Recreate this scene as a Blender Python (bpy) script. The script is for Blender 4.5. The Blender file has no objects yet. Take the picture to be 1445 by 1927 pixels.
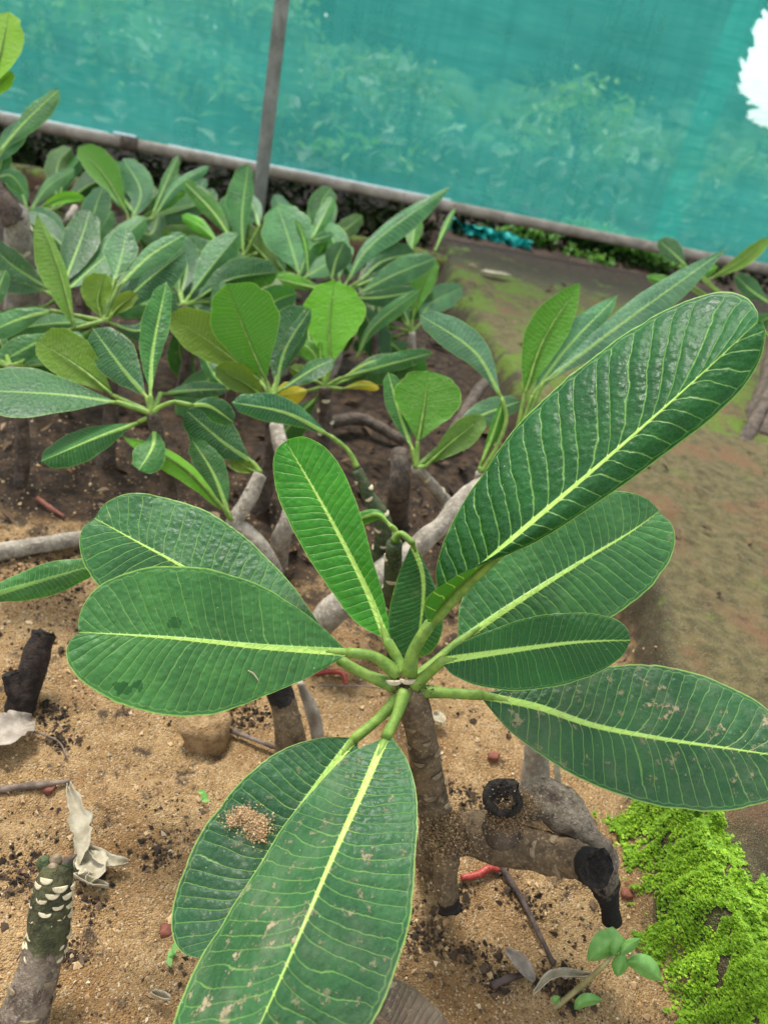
import bpy, math, random
import numpy as np
from mathutils import Matrix, Vector
random.seed(7); RNG = np.random.default_rng(7)
scene = bpy.context.scene; COL = scene.collection
rad = math.radians
# ---------------------------------------------------------------- camera
F, CX, CY = 1400.0, 722.5, 963.5           # photograph's focal length and centre, in its pixels
PITCH, ROLL, H = 31.0, 12.5, 0.66
cam = bpy.data.cameras.new('camera'); cam_o = bpy.data.objects.new('camera', cam); COL.objects.link(cam_o)
cam.sensor_fit = 'VERTICAL'; cam.sensor_height = 36; cam.lens = 36*F/1927
cam.clip_start = 0.02; cam.clip_end = 600
ROT = Matrix.Rotation(rad(90-PITCH), 3, 'X') @ Matrix.Rotation(rad(ROLL), 3, 'Z')
cam_o.matrix_world = Matrix.Translation((0, 0, H)) @ ROT.to_4x4()
cam.dof.use_dof = True; cam.dof.focus_distance = 0.585; cam.dof.aperture_fstop = 6.8
scene.camera = cam_o
# ---------------------------------------------------------------- world, sun, exposure
world = bpy.data.worlds.new('World'); scene.world = world; world.use_nodes = True
SUN_EL, SUN_AZ = 62.0, -35.0               # soft high light from the front left
wn = world.node_tree.nodes; wl = world.node_tree.links
for n in list(wn): wn.remove(n)
sky = wn.new('ShaderNodeTexSky'); sky.sky_type = 'NISHITA'; sky.sun_disc = False
sky.sun_elevation = rad(SUN_EL); sky.sun_rotation = rad(SUN_AZ); sky.air_density = 1.0; sky.dust_density = 1.2; sky.ozone_density = 0.6
hs = wn.new('ShaderNodeHueSaturation'); hs.inputs['Saturation'].default_value = 0.28   # cloud cover takes the blue out
bg = wn.new('ShaderNodeBackground'); bg.inputs['Strength'].default_value = 0.13
wo = wn.new('ShaderNodeOutputWorld')
wl.new(sky.outputs[0], hs.inputs['Color']); wl.new(hs.outputs[0], bg.inputs['Color']); wl.new(bg.outputs[0], wo.inputs['Surface'])
sun = bpy.data.lights.new('sun', 'SUN'); sun.energy = 1.5; sun.angle = rad(13); sun.color = (1, .965, .9)
sun_o = bpy.data.objects.new('sun', sun); COL.objects.link(sun_o)
sd = Vector((math.sin(rad(SUN_AZ))*math.cos(rad(SUN_EL)), math.cos(rad(SUN_AZ))*math.cos(rad(SUN_EL)), math.sin(rad(SUN_EL))))
sun_o.rotation_euler = sd.to_track_quat('Z', 'Y').to_euler(); sun_o.location = (0, 0, 12)
vs = scene.view_settings; vs.view_transform = 'Standard'; vs.look = 'None'; vs.gamma = 1; vs.use_curve_mapping = False
vs.exposure = 1.65
scene.cycles.max_bounces = 8; scene.cycles.transparent_max_bounces = 12; scene.cycles.sample_clamp_indirect = 6
# ---------------------------------------------------------------- maths helpers
RN = np.array(ROT); CAM = np.array((0, 0, H))
def ray(px, py): return RN @ np.array(((px-CX)/F, -(py-CY)/F, -1.0))
def P(px, py, d): return CAM + ray(px, py)*d
def PZ(px, py, z):
    r = ray(px, py); return CAM + r*((z-H)/r[2])
def depth_at(px, py, z): return (z-H)/ray(px, py)[2]
def project(pts):
    q = (np.asarray(pts)-CAM) @ RN
    return np.stack([CX+F*q[:, 0]/-q[:, 2], CY-F*q[:, 1]/-q[:, 2]], 1)
def _h(ix, iy, iz):
    n = (ix*374761393+iy*668265263+iz*2147483647+1013904223) & 0xffffffff
    n = ((n ^ (n >> 13))*1274126177) & 0xffffffff
    return ((n ^ (n >> 16)) & 0xffff)/65535.0
def vnoise(x, y, z=0.0):
    x, y, z = np.broadcast_arrays(np.asarray(x, float), np.asarray(y, float), np.asarray(z, float))
    ix, iy, iz = np.floor(x).astype(np.int64), np.floor(y).astype(np.int64), np.floor(z).astype(np.int64)
    fx, fy, fz = x-ix, y-iy, z-iz
    fx, fy, fz = [f*f*(3-2*f) for f in (fx, fy, fz)]
    r = 0
    for a in (0, 1):
        for b in (0, 1):
            for c in (0, 1):
                r = r+_h(ix+a, iy+b, iz+c)*(fx if a else 1-fx)*(fy if b else 1-fy)*(fz if c else 1-fz)
    return r
def fbm(x, y, z=0.0, o=4):
    s, a, t = 0, .5, 0
    for k in range(o):
        s = s+a*vnoise(np.asarray(x)*2**k+17*k, np.asarray(y)*2**k+31*k, np.asarray(z)*2**k); t += a; a *= .5
    return s/t
def sstep(a, b, x):
    t = np.clip((x-a)/(b-a), 0, 1); return t*t*(3-2*t)
def spline(pts, n):                          # centripetal-ish Catmull-Rom, resampled by arc length
    p = np.asarray(pts, float)
    if len(p) == 2: return p[0]+(p[1]-p[0])*np.linspace(0, 1, n)[:, None]
    q = np.vstack([2*p[0]-p[1], p, 2*p[-1]-p[-2]]); out = []
    for i in range(1, len(q)-2):
        t = np.linspace(0, 1, 24, endpoint=False)[:, None]; a, b, c, d = q[i-1:i+3]
        out.append(.5*((2*b)+(c-a)*t+(2*a-5*b+4*c-d)*t*t+(3*b-a-3*c+d)*t**3))
    out = np.vstack(out+[p[-1:]])
    L = np.r_[0, np.cumsum(np.linalg.norm(np.diff(out, axis=0), axis=1))]
    s = np.linspace(0, L[-1], n)
    return np.stack([np.interp(s, L, out[:, k]) for k in range(out.shape[1])], 1)
# ---------------------------------------------------------------- object helpers
def mk(name, verts, faces, mat, parent=None, attrs=None, smooth=True, mats=None, midx=None):
    v = np.asarray(verts, float)
    if parent is not None:
        r = parent
        while r.parent is not None: r = r.parent
        v = v-np.array(r.location)
    me = bpy.data.meshes.new(name); me.from_pydata(v.tolist(), [], faces if isinstance(faces, list) else faces.tolist())
    for m in (mats or [mat]): me.materials.append(m)
    if midx is not None: me.polygons.foreach_set('material_index', np.asarray(midx, np.int32))
    if smooth: me.polygons.foreach_set('use_smooth', np.ones(len(me.polygons), bool))
    for k, a in (attrs or {}).items():
        a = np.asarray(a, np.float32)
        at = me.attributes.new(k, 'FLOAT_VECTOR' if a.ndim == 2 else 'FLOAT', 'POINT')
        at.data.foreach_set('vector' if a.ndim == 2 else 'value', a.ravel())
    o = bpy.data.objects.new(name, me); COL.objects.link(o)
    if parent is not None: o.parent = parent
    return o
def tag(o, label=None, cat=None, group=None, kind=None):
    if label: o['label'] = label
    if cat: o['category'] = cat
    if group: o['group'] = group
    if kind: o['kind'] = kind
    return o
def thing(name, label, cat, loc=(0, 0, 0), group=None):
    o = bpy.data.objects.new(name, None); COL.objects.link(o); o.location = tuple(loc); o.empty_display_size = .05
    return tag(o, label, cat, group)
def tube(pts, radii, n=14, seg=None, rough=0., seed=0, cap=True, hollow=0.):
    seg = seg or max(6, 6*len(pts)); c = spline(pts, seg)
    kx = np.linspace(0, 1, len(radii))
    if len(radii) == len(pts): kx = np.r_[0, np.cumsum(np.linalg.norm(np.diff(np.asarray(pts, float), axis=0), axis=1))]; kx = kx/kx[-1]
    r = np.interp(np.linspace(0, 1, seg), kx, radii)
    t = np.gradient(c, axis=0); t /= np.linalg.norm(t, axis=1)[:, None]
    u = np.cross(t[0], (0.31, .9, .2)); u /= np.linalg.norm(u); U = []
    for k in range(seg):
        u = u-t[k]*np.dot(u, t[k]); u /= np.linalg.norm(u); U.append(u.copy())
    U = np.array(U); W = np.cross(t, U); a = np.linspace(0, 2*math.pi, n, endpoint=False)
    v = c[:, None]+r[:, None, None]*(U[:, None]*np.cos(a)[None, :, None]+W[:, None]*np.sin(a)[None, :, None])
    if rough:
        q = v.reshape(-1, 3); k = .5/max(radii)
        d = (fbm(q[:, 0]*k+seed, q[:, 1]*k, q[:, 2]*k, 4)-.5).reshape(seg, n, 1)*rough*r[:, None, None]*2
        v = v+(v-c[:, None])/np.maximum(r, 1e-6)[:, None, None]*d
    V = v.reshape(-1, 3); Fs = []
    for i in range(seg-1):
        for j in range(n): Fs.append((i*n+j, i*n+(j+1) % n, (i+1)*n+(j+1) % n, (i+1)*n+j))
    if cap:
        V = np.vstack([V, c[0], c[-1]+t[-1]*r[-1]*.25]); a0, a1 = len(V)-2, len(V)-1
        for j in range(n):
            Fs.append((a0, (j+1) % n, j)); Fs.append((a1, (seg-1)*n+j, (seg-1)*n+(j+1) % n))
    return V, Fs, c, t, r
def cards(c, size, aspect, up=.5, bend=.25, rng=RNG):      # many small leaf faces, bent along the middle
    n = len(c); size = np.broadcast_to(size, n)
    nrm = rng.normal(size=(n, 3)); nrm[:, 2] = np.abs(nrm[:, 2])+up; nrm /= np.linalg.norm(nrm, axis=1)[:, None]
    a = np.cross(nrm, rng.normal(size=(n, 3))); a /= np.linalg.norm(a, axis=1)[:, None]; b = np.cross(nrm, a)
    s = size[:, None]; w = s*aspect
    v = np.stack([c-a*s, c-b*w+nrm*w*bend, c+a*s-nrm*s*bend, c+b*w+nrm*w*bend, c+a*s*.45-b*w*.75+nrm*w*bend*.6, c+a*s*.45+b*w*.75+nrm*w*bend*.6], 1).reshape(-1, 3)
    i = np.arange(n)[:, None]*6
    f = np.concatenate([i+np.array([0, 1, 4, 2]), i+np.array([0, 2, 5, 3])])
    return v, f
def lumps(c, size, rng=RNG):                              # crumbs: uneven octahedra
    n = len(c); s = np.broadcast_to(size, n)[:, None]
    base = np.array([(1, 0, 0), (-1, 0, 0), (0, 1, 0), (0, -1, 0), (0, 0, 1), (0, 0, -1)], float)
    v = c[:, None]+base[None]*s[:, None]*rng.uniform(.45, 1.2, (n, 6, 1))+rng.normal(size=(n, 6, 3))*s[:, None]*.22
    f = np.array([(0, 2, 4), (2, 1, 4), (1, 3, 4), (3, 0, 4), (2, 0, 5), (1, 2, 5), (3, 1, 5), (0, 3, 5)])
    return v.reshape(-1, 3), (np.arange(n)[:, None, None]*6+f[None]).reshape(-1, 3)
# ---------------------------------------------------------------- node helpers
class NT:
    def __init__(s, name):
        s.mat = bpy.data.materials.new(name); s.mat.use_nodes = True; s.t = s.mat.node_tree
        for n in list(s.t.nodes): s.t.nodes.remove(n)
        s.out = s.t.nodes.new('ShaderNodeOutputMaterial')
    def n(s, typ, ins=None, **kw):
        x = s.t.nodes.new(typ)
        for k, v in kw.items(): setattr(x, k, v)
        for k, v in (ins or {}).items(): s.put(x.inputs[k], v)
        return x
    def put(s, sock, v):
        if hasattr(v, 'links') and hasattr(v, 'is_output'): s.t.links.new(v, sock)
        elif isinstance(v, (tuple, list)) and sock.type == 'RGBA': sock.default_value = (*v[:3], 1)
        else: sock.default_value = v
    def m(s, op, a, b=0., c=0., clamp=False):
        x = s.n('ShaderNodeMath', {0: a, 1: b, 2: c}, operation=op); x.use_clamp = clamp; return x.outputs[0]
    def mr(s, v, a, b, c=0., d=1., smooth=True):
        return s.n('ShaderNodeMapRange', {'Value': v, 'From Min': a, 'From Max': b, 'To Min': c, 'To Max': d}, interpolation_type='SMOOTHSTEP' if smooth else 'LINEAR').outputs[0]
    def mix(s, f, a, b, mode='MIX'):
        x = s.n('ShaderNodeMix', data_type='RGBA', blend_type=mode); s.put(x.inputs[0], f); s.put(x.inputs[6], a); s.put(x.inputs[7], b); return x.outputs[2]
    def noise(s, vec, scale, detail=4., rough=.55, out=0, dist=0.):
        return s.n('ShaderNodeTexNoise', {'Vector': vec, 'Scale': scale, 'Detail': detail, 'Roughness': rough, 'Distortion': dist}).outputs[out]
    def vor(s, vec, scale, feature='F1', out=0, rand=1.):
        return s.n('ShaderNodeTexVoronoi', {'Vector': vec, 'Scale': scale, 'Randomness': rand}, feature=feature).outputs[out]
    def attr(s, name):
        x = s.n('ShaderNodeAttribute', attribute_name=name); sp = s.n('ShaderNodeSeparateXYZ', {0: x.outputs['Vector']}); return sp.outputs, x
    def bump(s, h, strength, dist, nrm=None):
        x = s.n('ShaderNodeBump', {'Height': h, 'Strength': strength, 'Distance': dist})
        if nrm is not None: s.put(x.inputs['Normal'], nrm)
        return x.outputs[0]
    def pos(s): return s.n('ShaderNodeNewGeometry').outputs['Position']
    def surf(s, sh): s.t.links.new(sh, s.out.inputs['Surface']); return s.mat
    def pbr(s, col, rough=.8, nrm=None, spec=.4, **kw):
        x = s.n('ShaderNodeBsdfPrincipled', {'Base Color': col, 'Roughness': rough, 'Specular IOR Level': spec, **kw})
        if nrm is not None: s.put(x.inputs['Normal'], nrm)
        return x.outputs[0]
# ---------------------------------------------------------------- materials
def leaf_material(name='plumeria_leaf', vcol=(.22, .42, .11), mcol=(.40, .62, .13), tl=.27):
    k = NT(name); lc, _ = k.attr('lc'); ld, _ = k.attr('ld'); oi = k.n('ShaderNodeObjectInfo')
    t, s, ph = lc; dm, wet, dirt = ld
    g = k.n('ShaderNodeNewGeometry'); pos = g.outputs['Position']; back = g.outputs['Backfacing']
    jit = k.m('MULTIPLY', k.m('SUBTRACT', k.noise(pos, 62., 3.), .5), .50)
    v = k.m('ABSOLUTE', k.m('SUBTRACT', k.m('FRACT', k.m('ADD', k.m('ADD', ph, jit), .5)), .5))
    sa = k.m('ABSOLUTE', s)
    vw = k.mr(sa, 0., .9, .088, .050, False)
    vein = k.m('MULTIPLY', k.m('SUBTRACT', 1., k.m('SMOOTH_MAX', 0., k.m('DIVIDE', v, vw), .1), clamp=True), k.mr(sa, .90, .95, 1., 0.))
    midw = k.m('ADD', k.mr(t, 0., 1., .0036, .0007, False), k.m('MULTIPLY', vein, .0012))
    mid = k.m('MULTIPLY', k.m('DIVIDE', k.m('SUBTRACT', midw, dm), .0009, clamp=True), oi.outputs['Alpha'])
    marg = k.m('MULTIPLY', k.m('SUBTRACT', 1., k.m('DIVIDE', k.m('ABSOLUTE', k.m('SUBTRACT', sa, k.m('ADD', .925, k.m('MULTIPLY', v, .05)))), .014), clamp=True), .35)
    rim = k.mr(sa, .972, .99)
    n1 = k.noise(pos, 22., 3.); n2 = k.noise(pos, 150., 3.); cell = k.vor(pos, 330., 'DISTANCE_TO_EDGE')
    net = k.mr(cell, 0., .12, 1., 0.)
    lam = k.mix(k.mr(n1, .35, .68), k.mix(1., oi.outputs['Color'], (.74, .80, .80), 'MULTIPLY'), k.mix(1., oi.outputs['Color'], (1.2, 1.18, 1.1), 'MULTIPLY'))
    lam = k.mix(k.m('MULTIPLY', net, .16), lam, (.09, .22, .06))
    lam = k.mix(k.m('MULTIPLY', k.m('ABSOLUTE', k.m('SUBTRACT', n2, .5)), .5), lam, (.02, .06, .02))
    # underside: paler, duller
    lamb = k.mix(.12, k.mix(1., oi.outputs['Color'], (1.2, 1.15, .8), 'MULTIPLY'), (.16, .30, .05))
    front = k.mix(k.m('MULTIPLY', vein, .74), lam, vcol); front = k.mix(marg, front, vcol)
    bck = k.mix(k.m('MULTIPLY', vein, .7), lamb, (.26, .40, .10))
    front = k.mix(mid, front, mcol); bck = k.mix(mid, bck, (.055, .12, .018))
    col = k.mix(back, front, bck)
    col = k.mix(k.m('MULTIPLY', rim, .5), col, mcol)
    sp = k.m('MULTIPLY', k.mr(k.m('ADD', k.noise(pos, 95., 5., .7), k.m('MULTIPLY', dirt, .07)), .62, .68), k.m('MULTIPLY', dirt, .85, clamp=True))
    film = k.m('MULTIPLY', k.mr(k.noise(pos, 34., 5., .65), .42, .75), k.m('MULTIPLY', dirt, .34))
    fleck = k.m('MULTIPLY', k.mr(k.vor(pos, 130.), .07, .04), k.mr(k.noise(pos, 40., 1.), .52, .6))
    col = k.mix(k.mr(wet, .46, .54, 0., .65), col, (.006, .055, .010)); col = k.mix(film, col, (.30, .30, .22)); col = k.mix(sp, col, (.42, .34, .22)); col = k.mix(k.m('MULTIPLY', fleck, .6), col, (.6, .6, .48))
    rough = k.m('ADD', k.mr(n1, .3, .7, .37, .50), k.m('MULTIPLY', k.m('ADD', sp, film), .5))
    rough = k.m('MULTIPLY', rough, k.mr(wet, .4, .6, 1., .6)); rough = k.m('ADD', rough, k.m('MULTIPLY', back, .12))
    hgt = k.m('ADD', k.m('MULTIPLY', k.mr(k.vor(pos, 210., 'SMOOTH_F1'), 0., .8, 1., 0.), .6), k.m('MULTIPLY', vein, -.5))
    hgt = k.m('ADD', hgt, k.m('MULTIPLY', mid, .8)); hgt = k.m('ADD', hgt, k.m('ADD', k.m('MULTIPLY', k.noise(pos, 500., 2.), .3), k.m('MULTIPLY', k.noise(pos, 130., 3., .5), 1.1)))
    hgt = k.m('ADD', hgt, k.m('MULTIPLY', sp, 1.2))
    nr = k.bump(hgt, k.mr(wet, .4, .6, .6, .25), .0017)
    b = k.pbr(col, rough, nr, .26)
    tr = k.n('ShaderNodeBsdfTranslucent', {'Color': k.mix(1., col, (1.9, 1.75, .45), 'MULTIPLY')})
    mx = k.n('ShaderNodeMixShader', {0: k.m('SUBTRACT', tl, k.m('MULTIPLY', mid, tl*.6))})
    k.t.links.new(b, mx.inputs[1]); k.t.links.new(tr.outputs[0], mx.inputs[2])
    return k.surf(mx.outputs[0])
def small_leaf(name, c1, c2, scale=8., rough=.55, tr=.25, spec=.3):
    k = NT(name); pos = k.pos(); oi = k.n('ShaderNodeObjectInfo')
    rn = k.n('ShaderNodeNewGeometry').outputs['Random Per Island']
    col = k.mix(rn, c1, c2); col = k.mix(k.mr(k.noise(pos, scale, 3.), .3, .7, 0., .55), col, k.mix(1., c1, (.55, .6, .5), 'MULTIPLY'))
    b = k.pbr(col, rough, None, spec); t = k.n('ShaderNodeBsdfTranslucent', {'Color': k.mix(1., col, (1.5, 1.5, .7), 'MULTIPLY')})
    mx = k.n('ShaderNodeMixShader', {0: tr}); k.t.links.new(b, mx.inputs[1]); k.t.links.new(t.outputs[0], mx.inputs[2])
    return k.surf(mx.outputs[0])
def bark(name, c1, c2, c3, scale=60., rough=.8, bstr=.6):
    k = NT(name); pos = k.pos()
    n1 = k.noise(pos, scale, 6., .65); n2 = k.noise(pos, scale*4, 4., .7)
    col = k.mix(k.mr(n1, .32, .66), c1, c2); col = k.mix(k.mr(n2, .54, .72), col, c3)
    sc = k.vor(pos, scale*1.3); col = k.mix(k.mr(sc, .16, .04, 0., .5), col, c3)
    ba, _ = k.attr('ba'); gcol = k.mix(k.mr(n1, .32, .66), (.030, .034, .014), (.088, .088, .036)); gcol = k.mix(k.mr(n2, .6, .75), gcol, (.17, .15, .08))
    col = k.mix(k.mr(k.m('ADD', ba[1], k.m('MULTIPLY', k.m('SUBTRACT', n1, .5), .9)), .42, .58), col, gcol)
    col = k.mix(k.mr(k.m('ADD', ba[0], k.m('MULTIPLY', k.m('SUBTRACT', n1, .5), 1.3)), .45, .6), col, (.010, .008, .006))
    wp = k.n('ShaderNodeVectorMath', {0: pos, 1: k.n('ShaderNodeVectorMath', {0: k.noise(pos, scale*2.5, 4., .7, 1), 'Scale': .012}, operation='SCALE').outputs[0]}, operation='ADD').outputs[0]
    crk = k.m('MULTIPLY', k.mr(k.vor(k.n('ShaderNodeMapping', {'Vector': wp, 'Scale': (1., 1., .4)}).outputs[0], scale*2.6, 'DISTANCE_TO_EDGE'), .0, .10, .42, 0.), k.mr(k.noise(pos, scale*.9, 3.), .46, .62)); col = k.mix(crk, col, k.mix(1., c1, (.45, .42, .4), 'MULTIPLY'))
    h = k.m('ADD', k.m('SUBTRACT', k.m('MULTIPLY', n1, .8), k.m('MULTIPLY', crk, .5)), k.m('ADD', k.m('MULTIPLY', n2, .4), k.m('MULTIPLY', sc, .5)))
    return k.surf(k.pbr(col, rough, k.bump(h, bstr, .006), .3))
def plain(name, c1, c2, scale=80., rough=.7, bstr=.4, dist=.002, spec=.35, tr=0.):
    k = NT(name); pos = k.pos(); n1 = k.noise(pos, scale, 5., .6); n2 = k.noise(pos, scale*5, 3., .6)
    col = k.mix(k.mr(n1, .33, .67), c1, c2); h = k.m('ADD', n1, k.m('MULTIPLY', n2, .5))
    b = k.pbr(col, rough, k.bump(h, bstr, dist), spec)
    if not tr: return k.surf(b)
    t = k.n('ShaderNodeBsdfTranslucent', {'Color': col}); mx = k.n('ShaderNodeMixShader', {0: tr})
    k.t.links.new(b, mx.inputs[1]); k.t.links.new(t.outputs[0], mx.inputs[2]); return k.surf(mx.outputs[0])
def island(name, c1, c2, c3, rough=.85):
    k = NT(name); rn = k.n('ShaderNodeNewGeometry').outputs['Random Per Island']; pos = k.pos()
    col = k.mix(k.mr(rn, 0., .6, smooth=False), c1, c2); col = k.mix(k.mr(rn, .75, .95), col, c3)
    col = k.mix(k.mr(k.noise(pos, 300., 3.), .35, .7, 0., .5), col, k.mix(1., col, (.6, .58, .55), 'MULTIPLY'))
    return k.surf(k.pbr(col, rough, None, .25))
def ground_material():
    k = NT('sandy_soil'); pos = k.pos(); at, _ = k.attr('gm'); path, darkm, moss = at
    a = k.noise(pos, 9., 6., .6); b = k.noise(pos, 48., 6., .65); c = k.noise(pos, 260., 4., .7)
    gr = k.n('ShaderNodeTexVoronoi', {'Vector': pos, 'Scale': 620.}); grc = k.n('ShaderNodeSeparateColor', {0: gr.outputs['Color']})
    sand = k.mix(k.mr(b, .3, .7), (.31, .190, .080), (.47, .305, .140))
    sand = k.mix(k.mr(a, .42, .66), sand, (.28, .155, .060))
    sand = k.mix(k.mr(grc.outputs[0], .0, .28, .75, 0.), sand, (.12, .075, .04))
    sand = k.mix(k.mr(grc.outputs[1], .86, .97, 0., .75), sand, (.58, .46, .30))
    dk = k.mr(k.m('ADD', k.m('MULTIPLY', k.m('ADD', k.m('MULTIPLY', k.noise(pos, 26., 7., .72), .72), k.m('MULTIPLY', k.noise(pos, 110., 5., .7), .28)), 1.), k.m('MULTIPLY', darkm, .22)), .535, .63)
    sand = k.mix(k.m('MULTIPLY', dk, .88), sand, (.045, .030, .020))
    dkbed = k.mix(k.mr(b, .35, .7), (.018, .011, .006), (.095, .054, .026))
    soil = k.mix(k.mr(k.m('ADD', darkm, k.m('MULTIPLY', k.m('SUBTRACT', a, .5), .9)), .35, .75), sand, dkbed)
    pth = k.mix(k.mr(b, .3, .7), (.088, .076, .031), (.185, .148, .064)); pth = k.mix(k.mr(a, .52, .68), pth, (.185, .105, .050))
    pth = k.mix(k.mr(k.noise(pos, 30., 6., .7), .56, .68, 0., .75), pth, (.05, .038, .022))
    pth = k.mix(k.m('MULTIPLY', darkm, .85), pth, (.032, .024, .014)); pth = k.mix(k.mr(grc.outputs[1], .9, .98, 0., .4), pth, (.33, .28, .2))
    col = k.mix(path, soil, pth)
    mm = k.mr(k.m('ADD', k.m('MULTIPLY', k.noise(pos, 8., 8., .75), 1.15), k.m('MULTIPLY', moss, .22)), .73, .88)
    mcol = k.mix(k.mr(c, .35, .65), (.075, .12, .018), (.17, .26, .03))
    col = k.mix(k.m('MULTIPLY', mm, k.mr(moss, 0., .25)), col, mcol)
    h = k.m('ADD', k.m('MULTIPLY', b, 1.3), k.m('ADD', k.m('MULTIPLY', c, .45), k.m('MULTIPLY', gr.outputs['Distance'], -.5)))
    return k.surf(k.pbr(col, k.mr(dk, 0., 1., .92, .75), k.bump(h, .85, .008), .25))
def net_material():
    k = NT('shade_net'); tc = k.n('ShaderNodeTexCoord').outputs['Object']
    st = k.n('ShaderNodeMapping', {'Vector': tc, 'Scale': (1.2, 1., 14.)}).outputs[0]
    st2 = k.n('ShaderNodeMapping', {'Vector': tc, 'Scale': (9., 1., .5)}).outputs[0]
    h1 = k.noise(st, 6., 5., .6); v1 = k.noise(st2, 3., 3.); big = k.noise(tc, 1.6, 3.)
    sep = k.n('ShaderNodeSeparateXYZ', {0: tc})
    wv = k.m('SINE', k.m('MULTIPLY', sep.outputs[2], 1650.)); wh = k.m('SINE', k.m('MULTIPLY', sep.outputs[0], 1250.))
    weave = k.m('MULTIPLY', k.m('ADD', wv, k.m('MULTIPLY', wh, .5)), .5)
    col = k.mix(k.mr(h1, .3, .7), (.026, .31, .265), (.068, .45, .385)); col = k.mix(k.mr(v1, .4, .7, 0., .45), col, (.020, .28, .24))  # tone streaks put the shading of wrinkles into the net colour
    col = k.mix(k.mr(weave, -.7, .8, 0., .35), col, (.17, .56, .49))
    d = k.n('ShaderNodeBsdfDiffuse', {'Color': col}); t = k.n('ShaderNodeBsdfTranslucent', {'Color': k.mix(1., col, (1.3, 1.3, 1.3), 'MULTIPLY')})
    m1 = k.n('ShaderNodeMixShader', {0: .5}); k.t.links.new(d.outputs[0], m1.inputs[1]); k.t.links.new(t.outputs[0], m1.inputs[2])
    tp = k.n('ShaderNodeBsdfTransparent', {'Color': (.93, 1., .98)})
    f = k.m('ADD', k.mr(h1, .3, .7, .42, .50), k.m('ADD', k.m('MULTIPLY', weave, .05), k.mr(big, .3, .7, -.04, .04)), clamp=True)
    m2 = k.n('ShaderNodeMixShader', {0: f}); k.t.links.new(m1.outputs[0], m2.inputs[1]); k.t.links.new(tp.outputs[0], m2.inputs[2])
    return k.surf(m2.outputs[0])
M = {}
M['leaf'] = leaf_material()
M['leafdead'] = leaf_material('dead_leaf_brown', (.05, .028, .018), (.16, .10, .06), .05)
M['petiole'] = plain('petiole_green', (.10, .19, .028), (.20, .31, .05), 90., .5, .5, .0015, .3, .06)
M['stem_hero'] = bark('brown_stem_bark', (.07, .048, .028), (.165, .115, .063), (.30, .22, .125), 75.)
M['stem_grey'] = bark('grey_stem_bark', (.19, .16, .12), (.36, .32, .25), (.50, .45, .37), 55.)
M['stem_stub'] = bark('brown_stub_bark', (.11, .08, .055), (.24, .19, .135), (.38, .31, .23), 70., .85, .9)
M['stem_dark'] = bark('dark_stem_bark', (.045, .033, .024), (.12, .09, .065), (.20, .16, .12), 55.)
M['stem_green'] = bark('green_young_bark', (.03, .05, .02), (.075, .10, .04), (.17, .16, .09), 90.)
M['scar'] = plain('pale_leaf_scar', (.42, .36, .22), (.58, .50, .33), 200., .7)
M['scar_dull'] = plain('dull_leaf_scar', (.14, .10, .058), (.25, .19, .115), 200., .8)
M['deadbark'] = bark('grey_dead_bark', (.09, .07, .05), (.23, .19, .14), (.33, .29, .22), 85., .85, 1.)
M['rotwood'] = plain('rotten_dark_wood', (.012, .008, .006), (.05, .032, .022), 120., .9, 1., .008)
M['black'] = plain('charred_rot', (.008, .007, .006), (.04, .03, .022), 150., .85, 1., .006)
M['drywhite'] = plain('dry_pale_leaf', (.34, .29, .19), (.56, .50, .36), 70., .7, .5, .002, .3, .2)
M['drygrey'] = plain('dry_grey_leaf', (.20, .165, .125), (.36, .31, .25), 60., .75, .7, .003)
M['drybrown'] = plain('dead_brown_leaf', (.06, .033, .022), (.14, .085, .055), 60., .7, .6, .003)
M['stick'] = plain('dry_stick', (.09, .065, .05), (.22, .165, .125), 90., .8, .6, .002)
M['root'] = plain('dark_root', (.035, .025, .022), (.10, .07, .055), 90., .8, .6, .002)
M['worm'] = plain('red_worm_skin', (.24, .025, .018), (.40, .06, .04), 300., .35, .4, .001, .5)
M['pebble_red'] = plain('red_pebble', (.13, .045, .028), (.22, .075, .045), 120., .8)
M['clod'] = plain('sandy_clod', (.26, .155, .065), (.46, .30, .145), 90., .95, 1., .012)
M['sandgrain'] = island('loose_sand_grains', (.36, .22, .10), (.55, .38, .20), (.62, .50, .33))
M['crumb'] = island('dark_soil_crumbs', (.016, .012, .009), (.075, .050, .030), (.15, .10, .06))
M['litter'] = island('leaf_litter_flakes', (.028, .017, .011), (.11, .068, .038), (.30, .21, .13))
M['cover'] = small_leaf('bright_ground_cover', (.13, .29, .014), (.40, .60, .045), 30., .6, .25)
M['seedling'] = plain('seedling_leaf', (.15, .36, .07), (.24, .48, .13), 90., .5, .3, .001, .4, .25)
M['tree'] = small_leaf('tree_leaves', (.07, .17, .02), (.22, .36, .06), 2., .5, .3)
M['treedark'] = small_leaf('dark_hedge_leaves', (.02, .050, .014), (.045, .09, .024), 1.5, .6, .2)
M['treelit'] = small_leaf('sunlit_tone_leaves', (.10, .20, .10), (.15, .26, .135), 1.5, .6, .25)
M['treepale'] = small_leaf('pale_tree_leaves', (.10, .18, .05), (.17, .26, .08), 3., .5, .35)
M['fern'] = small_leaf('fern_leaves', (.07, .20, .03), (.20, .40, .08), 12., .55, .25)
M['ground'] = ground_material()
M['net'] = net_material()
M['pipe'] = bark('weathered_pipe', (.17, .145, .11), (.32, .285, .23), (.13, .075, .04), 14., .5, .15)
M['pole'] = bark('grey_green_pole', (.12, .13, .105), (.23, .235, .20), (.13, .115, .08), 12., .5, .15)
M['sleeve'] = plain('pale_hem_highlight', (.45, .55, .56), (.68, .78, .80), 30., .6)
M['torn'] = plain('turquoise_net_scrap', (.0, .30, .27), (.03, .52, .47), 18., .6, .8, .01, .3, .3)
M['kerb'] = None
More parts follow.
